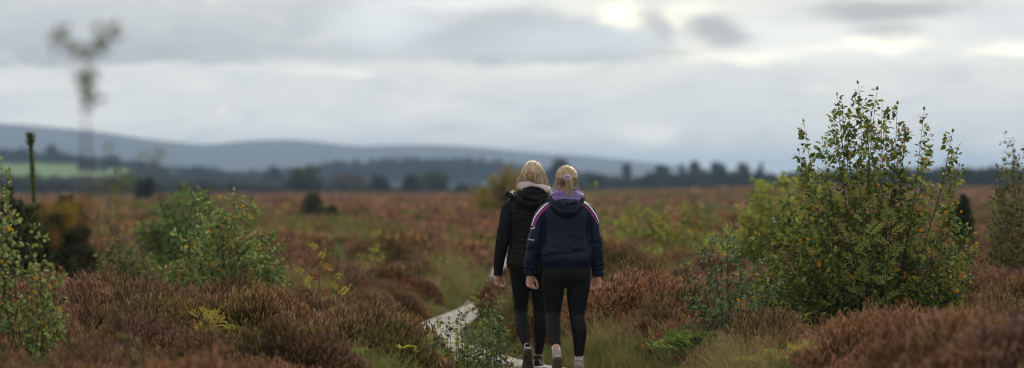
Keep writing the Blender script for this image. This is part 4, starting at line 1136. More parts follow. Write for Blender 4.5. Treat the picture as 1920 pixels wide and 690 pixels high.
SK = skin_mat('skin', (.50, .27, .20))
BLK = cloth_mat("black_leggings", (.0095, .0095, .0108), .6, .13)
NAVY = cloth_mat('navy_shell', (.0060, .0115, .028), .45, .13, 0, 250, .35, .15)
NAVY2 = cloth_mat('navy_lining', (.010, .016, .032), .5, .3)
WHT = cloth_mat('white_trim', (.72, .72, .74), .6)
MAG = cloth_mat('magenta_trim', (.30, .025, .26), .6)
LIL = cloth_mat('lilac_fleece', (.20, .15, .37), .9, .1, .4, 500, .5)
CRM = cloth_mat('cream_fleece', (.48, .41, .40), .9, .1, .4, 300, .8)
BJK = cloth_mat('black_quilted', (.0095, .0095, .0105), .5, .10, 0, 260, .3)
BSL = cloth_mat('black_softshell_sleeve', (.015, .015, .017), .8, .05, 0, 420, .6, .3)
SOCK = cloth_mat('white_sock', (.62, .62, .66), .9, .1)
TAN = simple_mat('taupe_suede', (.36, .31, .28), .85, .2, 30, .15, .3, 300)
GUM = simple_mat('gum_sole', (.13, .115, .075), .7, .3, 25, .25, .3, 120)
RIM = simple_mat('pale_midsole', (.45, .40, .35), .6, .3, 30, .12)
MUD = simple_mat('muddy_sole', (.10, .085, .055), .8, .2, 22, .5, .5, 90)
BLKS = simple_mat('black_mesh_shoe', (.02, .02, .022), .7, .3, 50, .3, .4, 400)
WHS = simple_mat('white_rubber', (.72, .70, .70), .6, .2, 30, .1)
AMB = simple_mat('tortoiseshell', (.30, .13, .035), .25, .5, 40, .5)

def bvh_of(v, f): return BVHTree.FromPolygons([Vector(a) for a in v], f)

def world_place(v, origin): return v  # parts are modelled in the person's own frame

def fold(v, nr, amp, sx, sy, sz, seed, mask=1.0):
    q = ntex(v, sx, sy, sz, seed); q = 1-np.abs(q)*2.6; q = np.clip(q, -1, 1)
    return v+nr*(q*amp*mask)[:, None]

# ---------------------------------------------------------------- walker in navy
def walker_navy():
    d = 29.5; o = P(1062, 702, d); o[2] = 0
    root = empty('person', o, 'blonde ponytailed walker in navy jacket, purple hood and black leggings, seen from behind', 'person', 'two walkers on the boardwalk')
    hz = .05
    HC = np.array([0, .03, 1.545])
    # limbs, centre x,y,z and radii
    LL = [(-.088, .01, .86, .092, .115), (-.100, .0, .76, .098, .108), (-.105, .02, .66, .086, .092), (-.106, .045, .56, .075, .078), (-.108, .05, .475, .063, .064), (-.107, .0, .41, .060, .064), (-.103, -.055, .345, .058, .060), (-.093, -.13, .265, .045, .046), (-.084, -.185, .205, .034, .037), (-.080, -.205, .165, .033, .038)]
    RL = [(.088, .01, .86, .092, .115), (.097, .01, .76, .099, .112), (.092, .025, .66, .091, .096), (.088, .04, .56, .080, .082), (.085, .04, .47, .062, .066), (.094, .02, .40, .0605, .066), (.104, .01, .33, .061, .064), (.104, .015, .24, .050, .050), (.101, .02, .16, .038, .040), (.100, .025, .08, .034, .042)]
    LA = [(-.165, .0, 1.335, .060, .062), (-.205, .0, 1.26, .058, .064), (-.228, -.01, 1.17, .058, .062), (-.246, -.015, 1.08, .060, .062), (-.262, -.01, 1.0, .058, .058), (-.280, .0, .91, .056, .054), (-.291, .015, .85, .050, .046), (-.294, .02, .80, .046, .042), (-.295, .02, .785, .040, .036)]
    RA = [(.165, .0, 1.335, .060, .062), (.198, .0, 1.26, .058, .064), (.214, -.005, 1.17, .057, .062), (.225, -.005, 1.08, .059, .062), (.236, .0, 1.0, .057, .058), (.244, .01, .91, .055, .054), (.250, .02, .85, .052, .047), (.254, .03, .79, .046, .042), (.254, .03, .775, .040, .036)]
    def shrink(rows, k): return [(a, b, c, max(.014, r1-k), max(.014, r2-k)) for a, b, c, r1, r2 in rows]
    TR = [(0, .01, .72, .05, .06), (0, .0, .78, .165, .105), (0, -.005, .84, .180, .118), (0, .0, .92, .165, .105), (0, .01, 1.02, .145, .095), (0, .01, 1.12, .15, .10), (0, .01, 1.22, .165, .105), (0, .01, 1.31, .150, .09), (0, .02, 1.37, .085, .07), (0, .025, 1.40, .052, .055)]
    parts = [ringtube(shrink(TR, .014))]
    for rows in (LL, RL): parts.append(limb(shrink(rows, .006)))
    for rows in (LA, RA): parts.append(limb(shrink(rows, .022)))
    parts.append(limb([(0, .02, 1.34, .055, .055), (0, .022, 1.42, .048, .050), (0, .022, 1.50, .050, .055)]))
    parts += head_parts(HC)
    parts += hand((-.293, .02, .790), 1, 1.0); parts += hand((.254, .03, .780), -1, 1.05)
    for rows, toe, pit in ((LL, (0, 1), .86), (RL, (.03, 1), 0.0)):
        a = np.array(rows[-1][:3]); dv = np.array([0, math.cos(pit), -math.sin(pit)]); up = np.array([0, math.sin(pit), math.cos(pit)])
        parts.append(limb([(*(a+up*.01), .030, .034), (*(a+dv*.03-up*.045), .028, .030), (*(a+dv*.10-up*.06), .034, .018), (*(a+dv*.165-up*.062), .030, .012)]))
    v, f = fuse(parts, .0042, 3); obj_from('body', v, f, SK, root)
    # leggings
    TRL = [(0, .0, .70, .03, .05), (0, -.01, .745, .13, .09), (0, -.018, .80, .187, .124), (0, -.012, .86, .188, .124), (0, .0, .93, .172, .112), (0, .0, .99, .16, .10)]
    gl = [ellipsoid((-.088, -.045, .795), (.088, .082, .088)), ellipsoid((.088, -.045, .795), (.088, .082, .088)), ringtube(TRL)]
    LLc = LL[:-1]+[(-.084, -.188, .203, .033, .036)]
    lgs = fuse(gl+[limb(LL[:-2]+[(-.087, -.170, .222, .0365, .039)]), limb([r for r in RL[:-1]]+[(.1005, .022, .136, .036, .040)])], .0065, 7)
    v, f = lgs; nr = vnormals(v, f); knee = np.exp(-((v[:, 2]-.47)/.05)**2)+np.exp(-((v[:, 2]-.70)/.06)**2)*.8+np.exp(-((v[:, 2]-.17)/.05)**2)*.8
    v = fold(v, nr, .0025, 14, 14, 40, 3, knee); obj_from('leggings', v, f, BLK, root)
    # jacket
    JT = [(0, -.005, .865, .186, .128), (0, -.010, .885, .199, .142), (0, -.015, .93, .210, .155), (0, -.01, .99, .207, .150), (0, .0, 1.08, .196, .138), (0, .0, 1.18, .192, .134), (0, .0, 1.26, .196, .130), (0, .002, 1.315, .185, .115), (0, .01, 1.355, .130, .095), (0, .015, 1.39, .082, .078)]
    parts = [ringtube(JT, 36, .82, 40)]
    for rows in (LA, RA):
        s_ = 1 if rows is RA else -1; parts.append(limb([(s_*.176, 0, 1.312, .026, .036), (s_*.187, 0, 1.292, .044, .054)]+rows[1:], 18, 30))
    for s in (-1, 1): parts.append(limb([(s*.06, .01, 1.375, .03, .055), (s*.12, .005, 1.352, .040, .06), (s*.175, .0, 1.305, .055, .064), (s*.20, .0, 1.25, .052, .06)]))
    v, f = fuse(parts, .0062, 6); nr = vnormals(v, f)
    x, y, z = v.T; arm = smooth(.19, .235, np.abs(x)); back = smooth(.02, -.08, y)
    low = np.exp(-((z-1.0)/.085)**2)*(1-arm)
    v = fold(v, nr, .0065, 5.5, 5, 17, 5, low*(.4+back*.6)+.22*(1-arm)*(z < 1.3))
    v = fold(v, nr, .009, 3.5, 3, 9, 8, low*back)
    # diagonal drag lines across the lower back
    dl = np.exp(-(((z-1.02)+.42*(x-.02)+.02*np.sin(x*30))/.013)**2)*np.exp(-((x-.03)/.075)**2)*back*(1-arm)
    dl2 = np.exp(-(((z-1.055)-.30*(x-.06))/.012)**2)*np.exp(-((x-.09)/.07)**2)*back*(1-arm); dl3 = np.exp(-(((z-.965)-.10*x)/.014)**2)*np.exp(-((x+.03)/.12)**2)*back*(1-arm)
    v = v-nr*((dl*.011+dl2*.009+dl3*.008))[:, None]
    pit = np.exp(-((np.abs(v[:, 0])-.185)/.018)**2)*np.exp(-((z-1.15)/.13)**2)*back; v = v-nr*(pit*.012)[:, None]
    v = fold(v, nr, .0055, 10, 10, 26, 12, arm*(.35+np.exp(-((z-1.05)/.06)**2)+np.exp(-((z-.86)/.035)**2)*1.4))
    cuffg = arm*np.exp(-((z-.825)/.012)**2); v = v-nr*(cuffg*.006)[:, None]
    obj_from('jacket', v, f, NAVY, root); bv = bvh_of(v, f); JB = bv
    jk = root.children[-1] if False else [c for c in root.children if c.name.startswith('jacket')][0]
    # shoulder trim: white over magenta, running from the collar down the sleeve
    for s, zend in ((-1, 1.185), (1, 1.215)):
        dx = -.006 if s < 0 else 0
        pts = [(s*.085, -.045, 1.40), (s*.125, -.045, 1.38), (s*.175, -.045, 1.345), (s*.222+dx, -.045, 1.285), (s*.252+dx, -.042, 1.235), (s*.268+dx, -.038, zend)]
        pm = [(a-s*.010, b-.020, c-.012) for a, b, c in pts]
        vv, ff = ribbon(bv, pm, .017 if s < 0 else .012, .0022); obj_from('trim', vv, ff, MAG, jk)
        vv, ff = ribbon(bv, pts, .013, .0034); obj_from('trim', vv, ff, WHT, jk)
    vv, ff = ribbon(bv, [(-.29, -.035, 1.163), (-.275, -.06, 1.165), (-.255, -.075, 1.172)], .008, .003, 12); obj_from('trim', vv, ff, WHT, jk)
    vv, ff = ribbon(bv, [(.268, -.05, 1.21), (.274, -.048, 1.17), (.278, -.046, 1.11)], .004, .0025, 14); obj_from('trim', vv, ff, WHT, jk)
    # sleeve lettering
    cu = bpy.data.curves.new('lettering', 'FONT'); cu.body = 'ermark'; cu.size = .026; cu.extrude = 0; cu.offset = .0006
    to = bpy.data.objects.new('t', cu); COL.objects.link(to); bpy.context.view_layer.update()
    tm = to.evaluated_get(bpy.context.evaluated_depsgraph_get()).to_mesh(); tv = np.array([q.co[:] for q in tm.vertices]); tf = [tuple(p.vertices) for p in tm.polygons]
    bpy.data.objects.remove(to); tv[:, 0] -= tv[:, 0].min(); W_ = tv[:, 0].max(); tv[:, :2] *= .062/W_
    tv = np.vstack([tv, [(-.002, .022, 0), (.005, .024, 0), (.009, .042, 0), (.002, .041, 0)]]); tf.append((len(tv)-4, len(tv)-3, len(tv)-2, len(tv)-1))
    out = []
    for a, b, _ in tv:
        px_ = -.318+a*.97; pz_ = 1.078+b-a*.22
        h = bv.ray_cast(Vector((px_, -.4, pz_)), Vector((0, 1, 0)))
        if h[0] is None: h = bv.find_nearest(Vector((px_, -.04, pz_)))
        out.append(np.array(h[0])+np.array([0, -.0035, 0]))
    obj_from('lettering', np.array(out), tf, WHT, jk, smooth_=False)
    # hem and cuffs
    # hood hanging on the back
    parts = [ellipsoid((0, -.115, 1.335), (.118, .055, .074), 30, 20), ellipsoid((0, -.110, 1.30), (.085, .052, .062), 24, 16)]
    rim = spline([(-.122, -.03, 1.405), (-.128, -.085, 1.375), (-.105, -.135, 1.335), (-.055, -.162, 1.300), (0, -.168, 1.288), (.055, -.162, 1.300), (.105, -.135, 1.335), (.128, -.085, 1.375), (.122, -.03, 1.405)], 30)
    parts.append(tube(rim, .017, 10)); parts.append(tube(rim+(0, .03, .03), .022, 10))
    v, f = fuse(parts, .0055, 6); nr = vnormals(v, f); v = fold(v, nr, .007, 12, 8, 16, 21, smooth(1.44, 1.38, v[:, 2])); hd = obj_from('hood', v, f, NAVY, root)
    # crumpled inside of the hood
    parts = [ellipsoid((.0, -.128, 1.372), (.078, .040, .022), 24, 12), tube(spline([(-.06, -.155, 1.385), (-.02, -.172, 1.362), (.0, -.165, 1.385), (.03, -.172, 1.366), (.075, -.150, 1.392)], 20), .010, 8)]
    v, f = fuse(parts, .004, 3); nr = vnormals(v, f); v = fold(v, nr, .008, 26, 20, 30, 31); obj_from('lining', v, f, NAVY2, hd)
    # lilac hoodie collar
    parts = []
    for k, (zz, rx, ry, rr) in enumerate(((1.405, .112, .100, .026), (1.435, .104, .092, .026), (1.458, .090, .082, .018))):
        c = np.array([(rx*math.cos(a), .0+ry*math.sin(a)-(.012 if math.sin(a) < 0 else 0), zz+.012*math.sin(a)-(.012*math.cos(a*2+k) if k < 2 else 0)) for a in np.linspace(0, 6.283, 32)])
        parts.append(tube(c, rr, 10, True))
    parts.append(ellipsoid((0, -.085, 1.400), (.100, .045, .040)))
    v, f = fuse(parts, .0055, 5); nr = vnormals(v, f); v = fold(v, nr, .008, 9, 9, 20, 41); obj_from('hoodie', v, f, LIL, root)
    # hair
    r = np.random.RandomState(5); HM = strand_mat('blonde_hair', (.32, .235, .13), (.58, .46, .29)); HD = strand_mat('hair_roots', (.10, .06, .035), (.20, .13, .07))
    hc = HC+np.array([0, -.006, .022]); R_ = np.array([.086, .103, .100]); kn = np.array([.006, -.108, 1.566])
    v, f = ellipsoid(hc, R_*.985, 40, 28); v2 = (v-hc)/R_
    keepz = (v2[:, 2] > -.05+ .32*smooth(-.1, .8, v2[:, 1])*0+smooth(0, 1, v2[:, 1])*.3) | ((v2[:, 1] < -.45) & (v2[:, 2] > -.42))
    ff = [q for q in f if all(keepz[i] for i in q)]
    cap = obj_from('hair', v, ff, HM, root, np.tile([.75, .72, .7], (len(v), 1)))
    def rf(r):
        for _ in range(20):
            a = unit(r.normal(0, 1, 3))
            if a[2] > .0-.1*(a[1] < 0)+.25*max(0, a[1]) and (a[1] > -.8): return a
    mb = hair_on(root, HC, kn, r, 900, HM, rf, tuple(R_))
    mb.build('strands', HM, cap)
    def rf2(r):
        a = r.uniform(-2.3, -.85); return np.array([math.cos(a), math.sin(a), r.uniform(-.62, -.25)])
    mb = hair_on(root, HC, kn, r, 260, HD, rf2, (.079, .100, .098)); mb.build('nape_hair', HD, cap)
    mb = MB()
    def pony(r):
        e = r.normal(0, 1, 3)*np.array([.0055, .006, .0]); L = r.uniform(.075, .150)
        sx = r.normal(.004, .010); return [kn+e*.6, kn+np.array([.004+sx*.3, -.030, -.004])+e, kn+np.array([.010+sx*.8, -.042, -.05])+e*1.5, kn+np.array([.010+sx*1.4, -.048, -L])+e*1.0]
    falling(mb, r, pony, 85, (.0012, .0026), .007)
    def wisp(r):
        s = r.choice([-1, -1, 1]); a = HC+np.array([s*.070, r.uniform(-.05, .02), r.uniform(-.03, .03)])
        return [a, a+np.array([s*r.uniform(.004, .022), -.01, -.035]), a+np.array([s*r.uniform(-.002, .03), -.02, -.075]), a+np.array([s*r.uniform(-.01, .02), -.03, -r.uniform(.09, .12)])]
    falling(mb, r, wisp, 40, (.0009, .002)); mb.build('ponytail', HM, cap)
    # scrunchie
    LS = cloth_mat('lilac_scrunchie', (.42, .38, .68), .8, .2)
    c = np.array([(.006+(.023+.002*math.sin(a*7))*math.cos(a), -.116-.004*math.sin(a), 1.568+.020*math.sin(a)) for a in np.linspace(0, 6.283, 40)])
    v, f = tube(c, .0085+.0028*np.sin(np.linspace(0, 60, 40)), 8, False); obj_from('scrunchie', v, f, LS, root)
    # feet
    for rows, pit, tdir, st in ((LL, .86, (-.03, 1), .045), (RL, 0.0, (.05, 1), .09)):
        a = np.array(rows[-1][:3])
        if pit > 0: a = np.array([-.079, -.208, .155])
        else: a = np.array([.100, .028, .088])
        g = empty('tmp', (0, 0, 0), None, None); bpy.data.objects.remove(g)
        sh = bpy.data.objects.new('shoe', None); COL.objects.link(sh); sh.parent = root
        shoe(sh, a, tdir, pit, TAN, GUM, RIM)
        # sock
        up = np.array(rows[-3][:3])-a; up = up/np.linalg.norm(up); dv = np.array([0, math.cos(pit), -math.sin(pit)])
        c = np.array([a-up*.035+dv*.005, a-up*.01, a+up*.025, a+up*.060, a+up*(.078)])
        v, f = tube(c, [.034, .036, .035, .0345, .0355], 18, True, (0, 1, .01), [.042, .041, .038, .037, .038])
        sk = obj_from('sock', v, f, SOCK, root); b2 = bvh_of(v, f); lm = MB()
        for k in range(3):      # three overlapping crescents
            cc = a+up*(.040 if pit == 0 else .050)+np.array([(k-1)*.0165, 0, 0]); arc = []
            for t in np.linspace(.15*math.pi, 1.45*math.pi, 9):
                w_ = .0015+.0042*math.sin((t/math.pi-.15)/1.3*math.pi)
                for rr in (.0085, .0085-w_):
                    q = cc+np.array([rr*math.cos(t), 0, 0])+up*rr*math.sin(t)*.95
                    h = b2.ray_cast(Vector(q+np.array([0, -.2, 0])), Vector((0, 1, 0))); arc.append((np.array(h[0]) if h[0] else q)+np.array([0, -.0025, 0]))
            lm.add(arc, [(2*i, 2*i+1, 2*i+3, 2*i+2) for i in range(8)])
        lm.build('emblem', BLKS, sk, False)
    return root
walker_navy()

# ---------------------------------------------------------------- walker in black
def walker_black():
    d = 30.2; o = P(995, 692, d); o[2] = 0
    root = empty('person', o, 'blonde walker with claw clip, black hooded jacket and cream collar, on the left', 'person', 'two walkers on the boardwalk')
    HC = np.array([.018, .03, 1.585])
    LL = [(-.082, .01, .86, .090, .112), (-.082, .0, .76, .088, .102), (-.080, .02, .66, .074, .088), (-.081, .045, .56, .062, .074), (-.079, .05, .465, .055, .060), (-.073, .0, .40, .057, .062), (-.066, -.055, .335, .057, .058), (-.050, -.13, .255, .042, .045), (-.036, -.175, .205, .029, .035), (-.026, -.195, .175, .026, .035)]
    RL = [(.080, .01, .86, .090, .112), (.078, .01, .76, .085, .104), (.076, .03, .66, .074, .09), (.078, .05, .56, .065, .076), (.078, .06, .46, .056, .062), (.080, .04, .39, .055, .062), (.080, .035, .32, .056, .060), (.074, .045, .22, .043, .046), (.062, .06, .12, .031, .036), (.058, .065, .08, .029, .038)]
    LA = [(-.140, .0, 1.385, .058, .062), (-.186, .0, 1.31, .056, .064), (-.200, -.01, 1.22, .056, .062), (-.216, -.015, 1.13, .057, .06), (-.232, -.01, 1.04, .055, .056), (-.250, .0, .95, .048, .050), (-.262, .02, .86, .042, .044), (-.268, .03, .79, .0385, .040), (-.269, .03, .768, .036, .036)]
    RA = [(.155, .0, 1.375, .058, .062), (.190, .0, 1.31, .056, .064), (.205, -.01, 1.22, .056, .062), (.220, .0, 1.13, .057, .06), (.232, .02, 1.04, .055, .056), (.240, .05, .95, .048, .050), (.245, .09, .86, .042, .044), (.248, .11, .79, .0385, .040), (.248, .11, .768, .036, .036)]
    def shrink(rows, k): return [(a, b, c, max(.014, r1-k), max(.014, r2-k)) for a, b, c, r1, r2 in rows]
    TR = [(0, .01, .72, .05, .06), (0, .0, .78, .155, .10), (0, -.005, .84, .168, .112), (0, .0, .92, .155, .10), (0, .01, 1.04, .135, .09), (0, .01, 1.15, .145, .095), (0, .01, 1.27, .155, .10), (0.005, .01, 1.36, .140, .085), (.01, .02, 1.42, .075, .065), (.012, .025, 1.45, .05, .052)]
    parts = [ringtube(shrink(TR, .012))]
    for rows in (LL, RL): parts.append(limb(shrink(rows, .006)))
    for rows in (LA, RA): parts.append(limb(shrink(rows, .020)))
    parts.append(limb([(.012, .02, 1.39, .053, .053), (.015, .022, 1.46, .048, .050), (.018, .022, 1.54, .050, .055)])); parts += head_parts(HC)
    parts += hand((-.268, .03, .780), 1, 1.0, s=.95); parts += hand((.248, .11, .780), -1, 1.0, s=.95)
    for rows, pit in ((LL, 1.15), (RL, 0.0)):
        a = np.array(rows[-1][:3]); dv = np.array([0, math.cos(pit), -math.sin(pit)]); up = np.array([0, math.sin(pit), math.cos(pit)])
        parts.append(limb([(*(a+up*.01), .028, .033), (*(a+dv*.03-up*.045), .027, .030), (*(a+dv*.10-up*.06), .033, .018), (*(a+dv*.165-up*.062), .029, .012)]))
    v, f = fuse(parts, .0042, 3); obj_from('body', v, f, SK, root)
    TRL = [(0, .0, .70, .03, .05), (0, -.01, .745, .12, .09), (0, -.015, .80, .172, .118), (0, -.01, .86, .172, .118), (0, .0, .95, .155, .105)]
    v, f = fuse([ellipsoid((-.082, -.04, .80), (.08, .075, .08)), ellipsoid((.082, -.04, .80), (.08, .075, .08)), ringtube(TRL), limb(LL[:-1]), limb(RL[:-1])], .0065, 7)
    nr = vnormals(v, f); knee = np.exp(-((v[:, 2]-.46)/.05)**2)+np.exp(-((v[:, 2]-.18)/.05)**2)*.8
    v = fold(v, nr, .0025, 14, 14, 40, 53, knee); obj_from('leggings', v, f, BLK, root)
    # quilted jacket, longer, with a hem dipping to the right
    JT = [(.0, -.005, .830, .188, .135), (0, -.008, .855, .196, .143), (0, -.008, .90, .196, .142), (0, .0, .98, .184, .130), (0, .0, 1.07, .170, .122), (0, .0, 1.16, .168, .122), (0, .0, 1.25, .176, .124), (0, .0, 1.33, .178, .118), (.004, .005, 1.385, .155, .100), (.01, .012, 1.43, .095, .08)]
    v, f = fuse([ringtube(JT, 36, .82, 44), limb([(-.06, .01, 1.425, .03, .05), (-.11, .005, 1.405, .040, .055), (-.150, .0, 1.365, .045, .06), (-.17, 0, 1.31, .05, .06)]), limb([(.06, .01, 1.42, .03, .05), (.12, .005, 1.395, .040, .055), (.160, .0, 1.355, .045, .06), (.175, 0, 1.31, .05, .06)])], .0060, 6)
    nr = vnormals(v, f); x, y, z = v.T
    zz = z+.012*np.sin(x*9+1)+.5*(x+.2)*smooth(.95, .83, z)*.10
    q = np.abs((zz/.047) % 1-.5)*2     # 0 mid-panel, 1 at the seams
    body_m = smooth(1.40, 1.36, z)
    v = v+nr*(.0022*(1-q**3)*body_m-.0035*(q > .9)*body_m)[:, None]
    for sx_ in (-.098, .098): v = v-nr*(.006*np.exp(-((x-sx_-.02*np.sin(z*5))/.006)**2)*(y < 0)*body_m)[:, None]
    v[:, 2] -= .045*smooth(-.2, .15, x)*smooth(.93, .83, z)
    v = fold(v, nr, .005, 8, 8, 20, 61, np.full(len(v), .6)); jk = obj_from('jacket', v, f, BJK, root)
    for rows in (LA, RA):
        s_ = 1 if rows is RA else -1; v, f = fuse([limb([(s_*.150, 0, 1.372, .026, .034), (s_*.164, 0, 1.350, .044, .054)]+rows[1:], 20, 40)], .0055, 4); nr = vnormals(v, f)
        v = fold(v, nr, .0045, 11, 11, 24, 71, .4+np.exp(-((v[:, 2]-1.1)/.06)**2)); v = v-nr*(.006*np.exp(-((v[:, 2]-.805)/.007)**2))[:, None]
        obj_from('sleeve', v, f, BSL, jk)
    # hood
    parts = [ellipsoid((.01, -.115, 1.395), (.125, .060, .060), 30, 18), ellipsoid((.015, -.06, 1.42), (.135, .08, .05), 30, 18), ellipsoid((.01, -.135, 1.455), (.085, .035, .035), 24, 14)]
    rim = spline([(-.150, .02, 1.445), (-.168, -.05, 1.435), (-.135, -.110, 1.405), (-.07, -.150, 1.372), (.01, -.165, 1.350), (.08, -.150, 1.365), (.140, -.110, 1.395), (.172, -.05, 1.42), (.155, .02, 1.435)], 30)
    parts.append(tube(rim, .024, 10)); parts.append(tube(spline([(-.10, -.11, 1.455), (-.05, -.155, 1.425), (.02, -.172, 1.395), (.07, -.16, 1.40), (.13, -.12, 1.43)], 18), .014, 8))
    parts.append(tube(spline([(-.06, -.12, 1.47), (0, -.150, 1.485), (.06, -.145, 1.478), (.11, -.11, 1.455)], 18), .015, 8))
    v, f = fuse(parts, .0055, 5); nr = vnormals(v, f); v = fold(v, nr, .008, 9, 9, 18, 81); hd = obj_from('hood', v, f, BJK, root)
    mb = MB()
    for k in range(5):
        b = np.array([-.168, -.055, 1.440]); e = b+np.array([-.030-.003*k, -.01, .022-.010*k]); v, f = tube(spline([b, (b+e)/2+np.array([0, 0, .006]), e], 6), [.006, .006, .005, .0045, .004, .002], 6); mb.add(v, f)
    mb.build('toggle', BJK, hd)
    # cream fleece collar
    parts = []
    for zz, rx, ry, rr in ((1.475, .125, .11, .024), (1.495, .108, .10, .026), (1.512, .090, .09, .016)):
        c = np.array([(.035+rx*math.cos(a), ry*math.sin(a)-.012, zz-.020*math.cos(a)-.004*math.sin(a*3)) for a in np.linspace(0, 6.283, 34)]); parts.append(tube(c, rr, 10))
    v, f = fuse(parts, .0055, 4); nr = vnormals(v, f); v = fold(v, nr, .006, 13, 13, 26, 91); obj_from('fleece_collar', v, f, CRM, root)
    # hair, half gathered in a claw clip
    r = np.random.RandomState(9); HM = strand_mat('ash_blonde_hair', (.38, .29, .20), (.64, .53, .40))
    hc = HC+np.array([0, -.006, .022]); R_ = np.array([.087, .104, .102]); kn = np.array([-.006, -.112, 1.590])
    v, f = ellipsoid(hc, R_*.985, 40, 28); v2 = (v-hc)/R_; keepz = (v2[:, 2] > smooth(0, 1, v2[:, 1])*.35-.1) | (v2[:, 1] < -.1)
    cap = obj_from('hair', v, [q for q in f if all(keepz[i] for i in q)], HM, root, np.tile([.72, .7, .68], (len(v), 1)))
    def rf(r):
        for _ in range(20):
            a = unit(r.normal(0, 1, 3))
            if a[2] > .0+.3*max(0, a[1]) and a[1] > -.75: return a
    mb = hair_on(root, HC, kn, r, 900, HM, rf, tuple(R_)); mb.build('strands', HM, cap)
    mb = MB()
    def fall(r):
        a = r.uniform(-math.pi+.05, -.05) if r.uniform() < .8 else r.choice([-.1, math.pi+.1])+r.uniform(-.3, .3); dr = np.array([math.cos(a), math.sin(a), 0])
        p0 = hc+np.array([dr[0]*R_[0], dr[1]*R_[1], 0])*1.0+np.array([0, 0, r.uniform(-.01, .04)]); q = r.uniform(.95, 1.12)
        return [p0, p0+np.array([dr[0]*.012*q, dr[1]*.006, -.045]), p0+np.array([dr[0]*.020*q, dr[1]*.0, -.09]), p0+np.array([-dr[0]*.012, -dr[1]*.03, -.165])]
    falling(mb, r, fall, 700, (.0016, .0034), .008)
    def wisp(r):
        s = r.choice([-1, -1, 1]); a = HC+np.array([s*.085, -.03, r.uniform(-.02, .03)])
        return [a, a+np.array([s*r.uniform(.01, .035), -.02, -.03]), a+np.array([s*r.uniform(.02, .055), -.03, -.075]), a+np.array([s*r.uniform(.02, .065), -.03, -r.uniform(.11, .16)])]
    falling(mb, r, wisp, 42, (.0009, .0018)); mb.build('loose_hair', HM, cap)
    # claw clip
    mb = MB()
    for s in (-1, 1):
        c = spline([(s*.006, -.124, 1.632), (s*.019, -.138, 1.615), (s*.021, -.140, 1.585), (s*.016, -.134, 1.560), (s*.010, -.120, 1.548)], 14)+np.array([-.006, 0, 0]); v, f = tube(c, .0042, 7); mb.add(v, f)
        for k in range(5):
            p = c[2+k*2]; e = p+np.array([-s*.020, .004, -.004]); v, f = tube(spline([p, (p+e)/2+np.array([0, -.008, 0]), e], 6), [.003, .003, .0028, .0024, .002, .0012], 6); mb.add(v, f)
    v, f = tube(np.array([(-.016, -.138, 1.622), (.004, -.138, 1.622)]), .006, 8); mb.add(v, f)
    mb.build('claw_clip', AMB, root)
    for pit, a, td in ((1.12, np.array([-.024, -.190, .165]), (.0, 1)), (0.0, np.array([.058, .068, .085]), (.12, 1))):
        sh = bpy.data.objects.new('shoe', None); COL.objects.link(sh); sh.parent = root
        shoe(sh, a, td, pit, BLKS, MUD, WHS, pattern=WHS)
    return root
walker_black()
# ================================================================ haze, sky, sun
def build_haze():
    mb = MB(); x0, x1, y0, y1, z0, z1 = -16500, 16500, -60, 14500, -16, 112
    v = [(x0, y0, z0), (x1, y0, z0), (x1, y1, z0), (x0, y1, z0), (x0, y0, z1), (x1, y0, z1), (x1, y1, z1), (x0, y1, z1)]
    mb.add(v, [(3, 2, 1, 0), (4, 5, 6, 7), (0, 1, 5, 4), (1, 2, 6, 5), (2, 3, 7, 6), (3, 0, 4, 7)])
    m = bpy.data.materials.new('haze_air'); m.use_nodes = True; nt = m.node_tree; nt.nodes.clear()
    pv = nt.nodes.new('ShaderNodeVolumePrincipled'); pv.inputs['Color'].default_value = (.46, .65, 1.0, 1); pv.inputs['Density'].default_value = HAZE
    o = nt.nodes.new('ShaderNodeOutputMaterial'); nt.links.new(pv.outputs[0], o.inputs['Volume'])
    tag(mb.build('haze', m, None, False), kind='stuff')
HAZE = 1.4e-4
build_haze()

SUN_EL, SUN_AZ = math.radians(38), math.radians(14)     # azimuth to the right of the view
w = bpy.data.worlds.new('World'); scene.world = w; w.use_nodes = True
nt = w.node_tree; nt.nodes.clear(); n = nt.nodes; l = nt.links
def val(x): 
    q = n.new('ShaderNodeValue'); q.outputs[0].default_value = x; return q.outputs[0]
def mt(op, a, b=None, c=None, clamp=False):
    q = n.new('ShaderNodeMath'); q.operation = op; q.use_clamp = clamp
    for i, s in enumerate((a, b, c)):
        if s is None: continue
        if isinstance(s, (int, float)): q.inputs[i].default_value = s
        else: l.new(s, q.inputs[i])
    return q.outputs[0]
tc = n.new('ShaderNodeTexCoord'); sp = n.new('ShaderNodeSeparateXYZ'); l.new(tc.outputs['Generated'], sp.inputs[0])
az = mt('ARCTAN2', sp.outputs[0], sp.outputs[1]); el = mt('ARCSINE', sp.outputs[2])
K = FPX/1000.0
U = mt('MULTIPLY', az, K); V = mt('MULTIPLY', el, K)      # U: 0 ahead, V: 0 at the horizon, .35 at the top of the photo
def cvec(su, sv, off=0.0):
    q = n.new('ShaderNodeCombineXYZ'); l.new(mt('MULTIPLY', U, su), q.inputs[0]); l.new(mt('MULTIPLY', V, sv), q.inputs[1]); q.inputs[2].default_value = off; return q.outputs[0]
def nz(su, sv, off, det=4, rough=.5, dist=0):
    t = n.new('ShaderNodeTexNoise'); t.inputs['Scale'].default_value = 1; t.inputs['Detail'].default_value = det; t.inputs['Roughness'].default_value = rough; t.inputs['Distortion'].default_value = dist
    l.new(cvec(su, sv, off), t.inputs['Vector']); return t.outputs['Fac']
def mr(x, a, b, c=0.0, d=1.0):
    q = n.new('ShaderNodeMapRange'); q.interpolation_type = 'SMOOTHSTEP'; 
    for i, s in enumerate((x, a, b, c, d)):
        if isinstance(s, (int, float)): q.inputs[i].default_value = s
        else: l.new(s, q.inputs[i])
    return q.outputs[0]
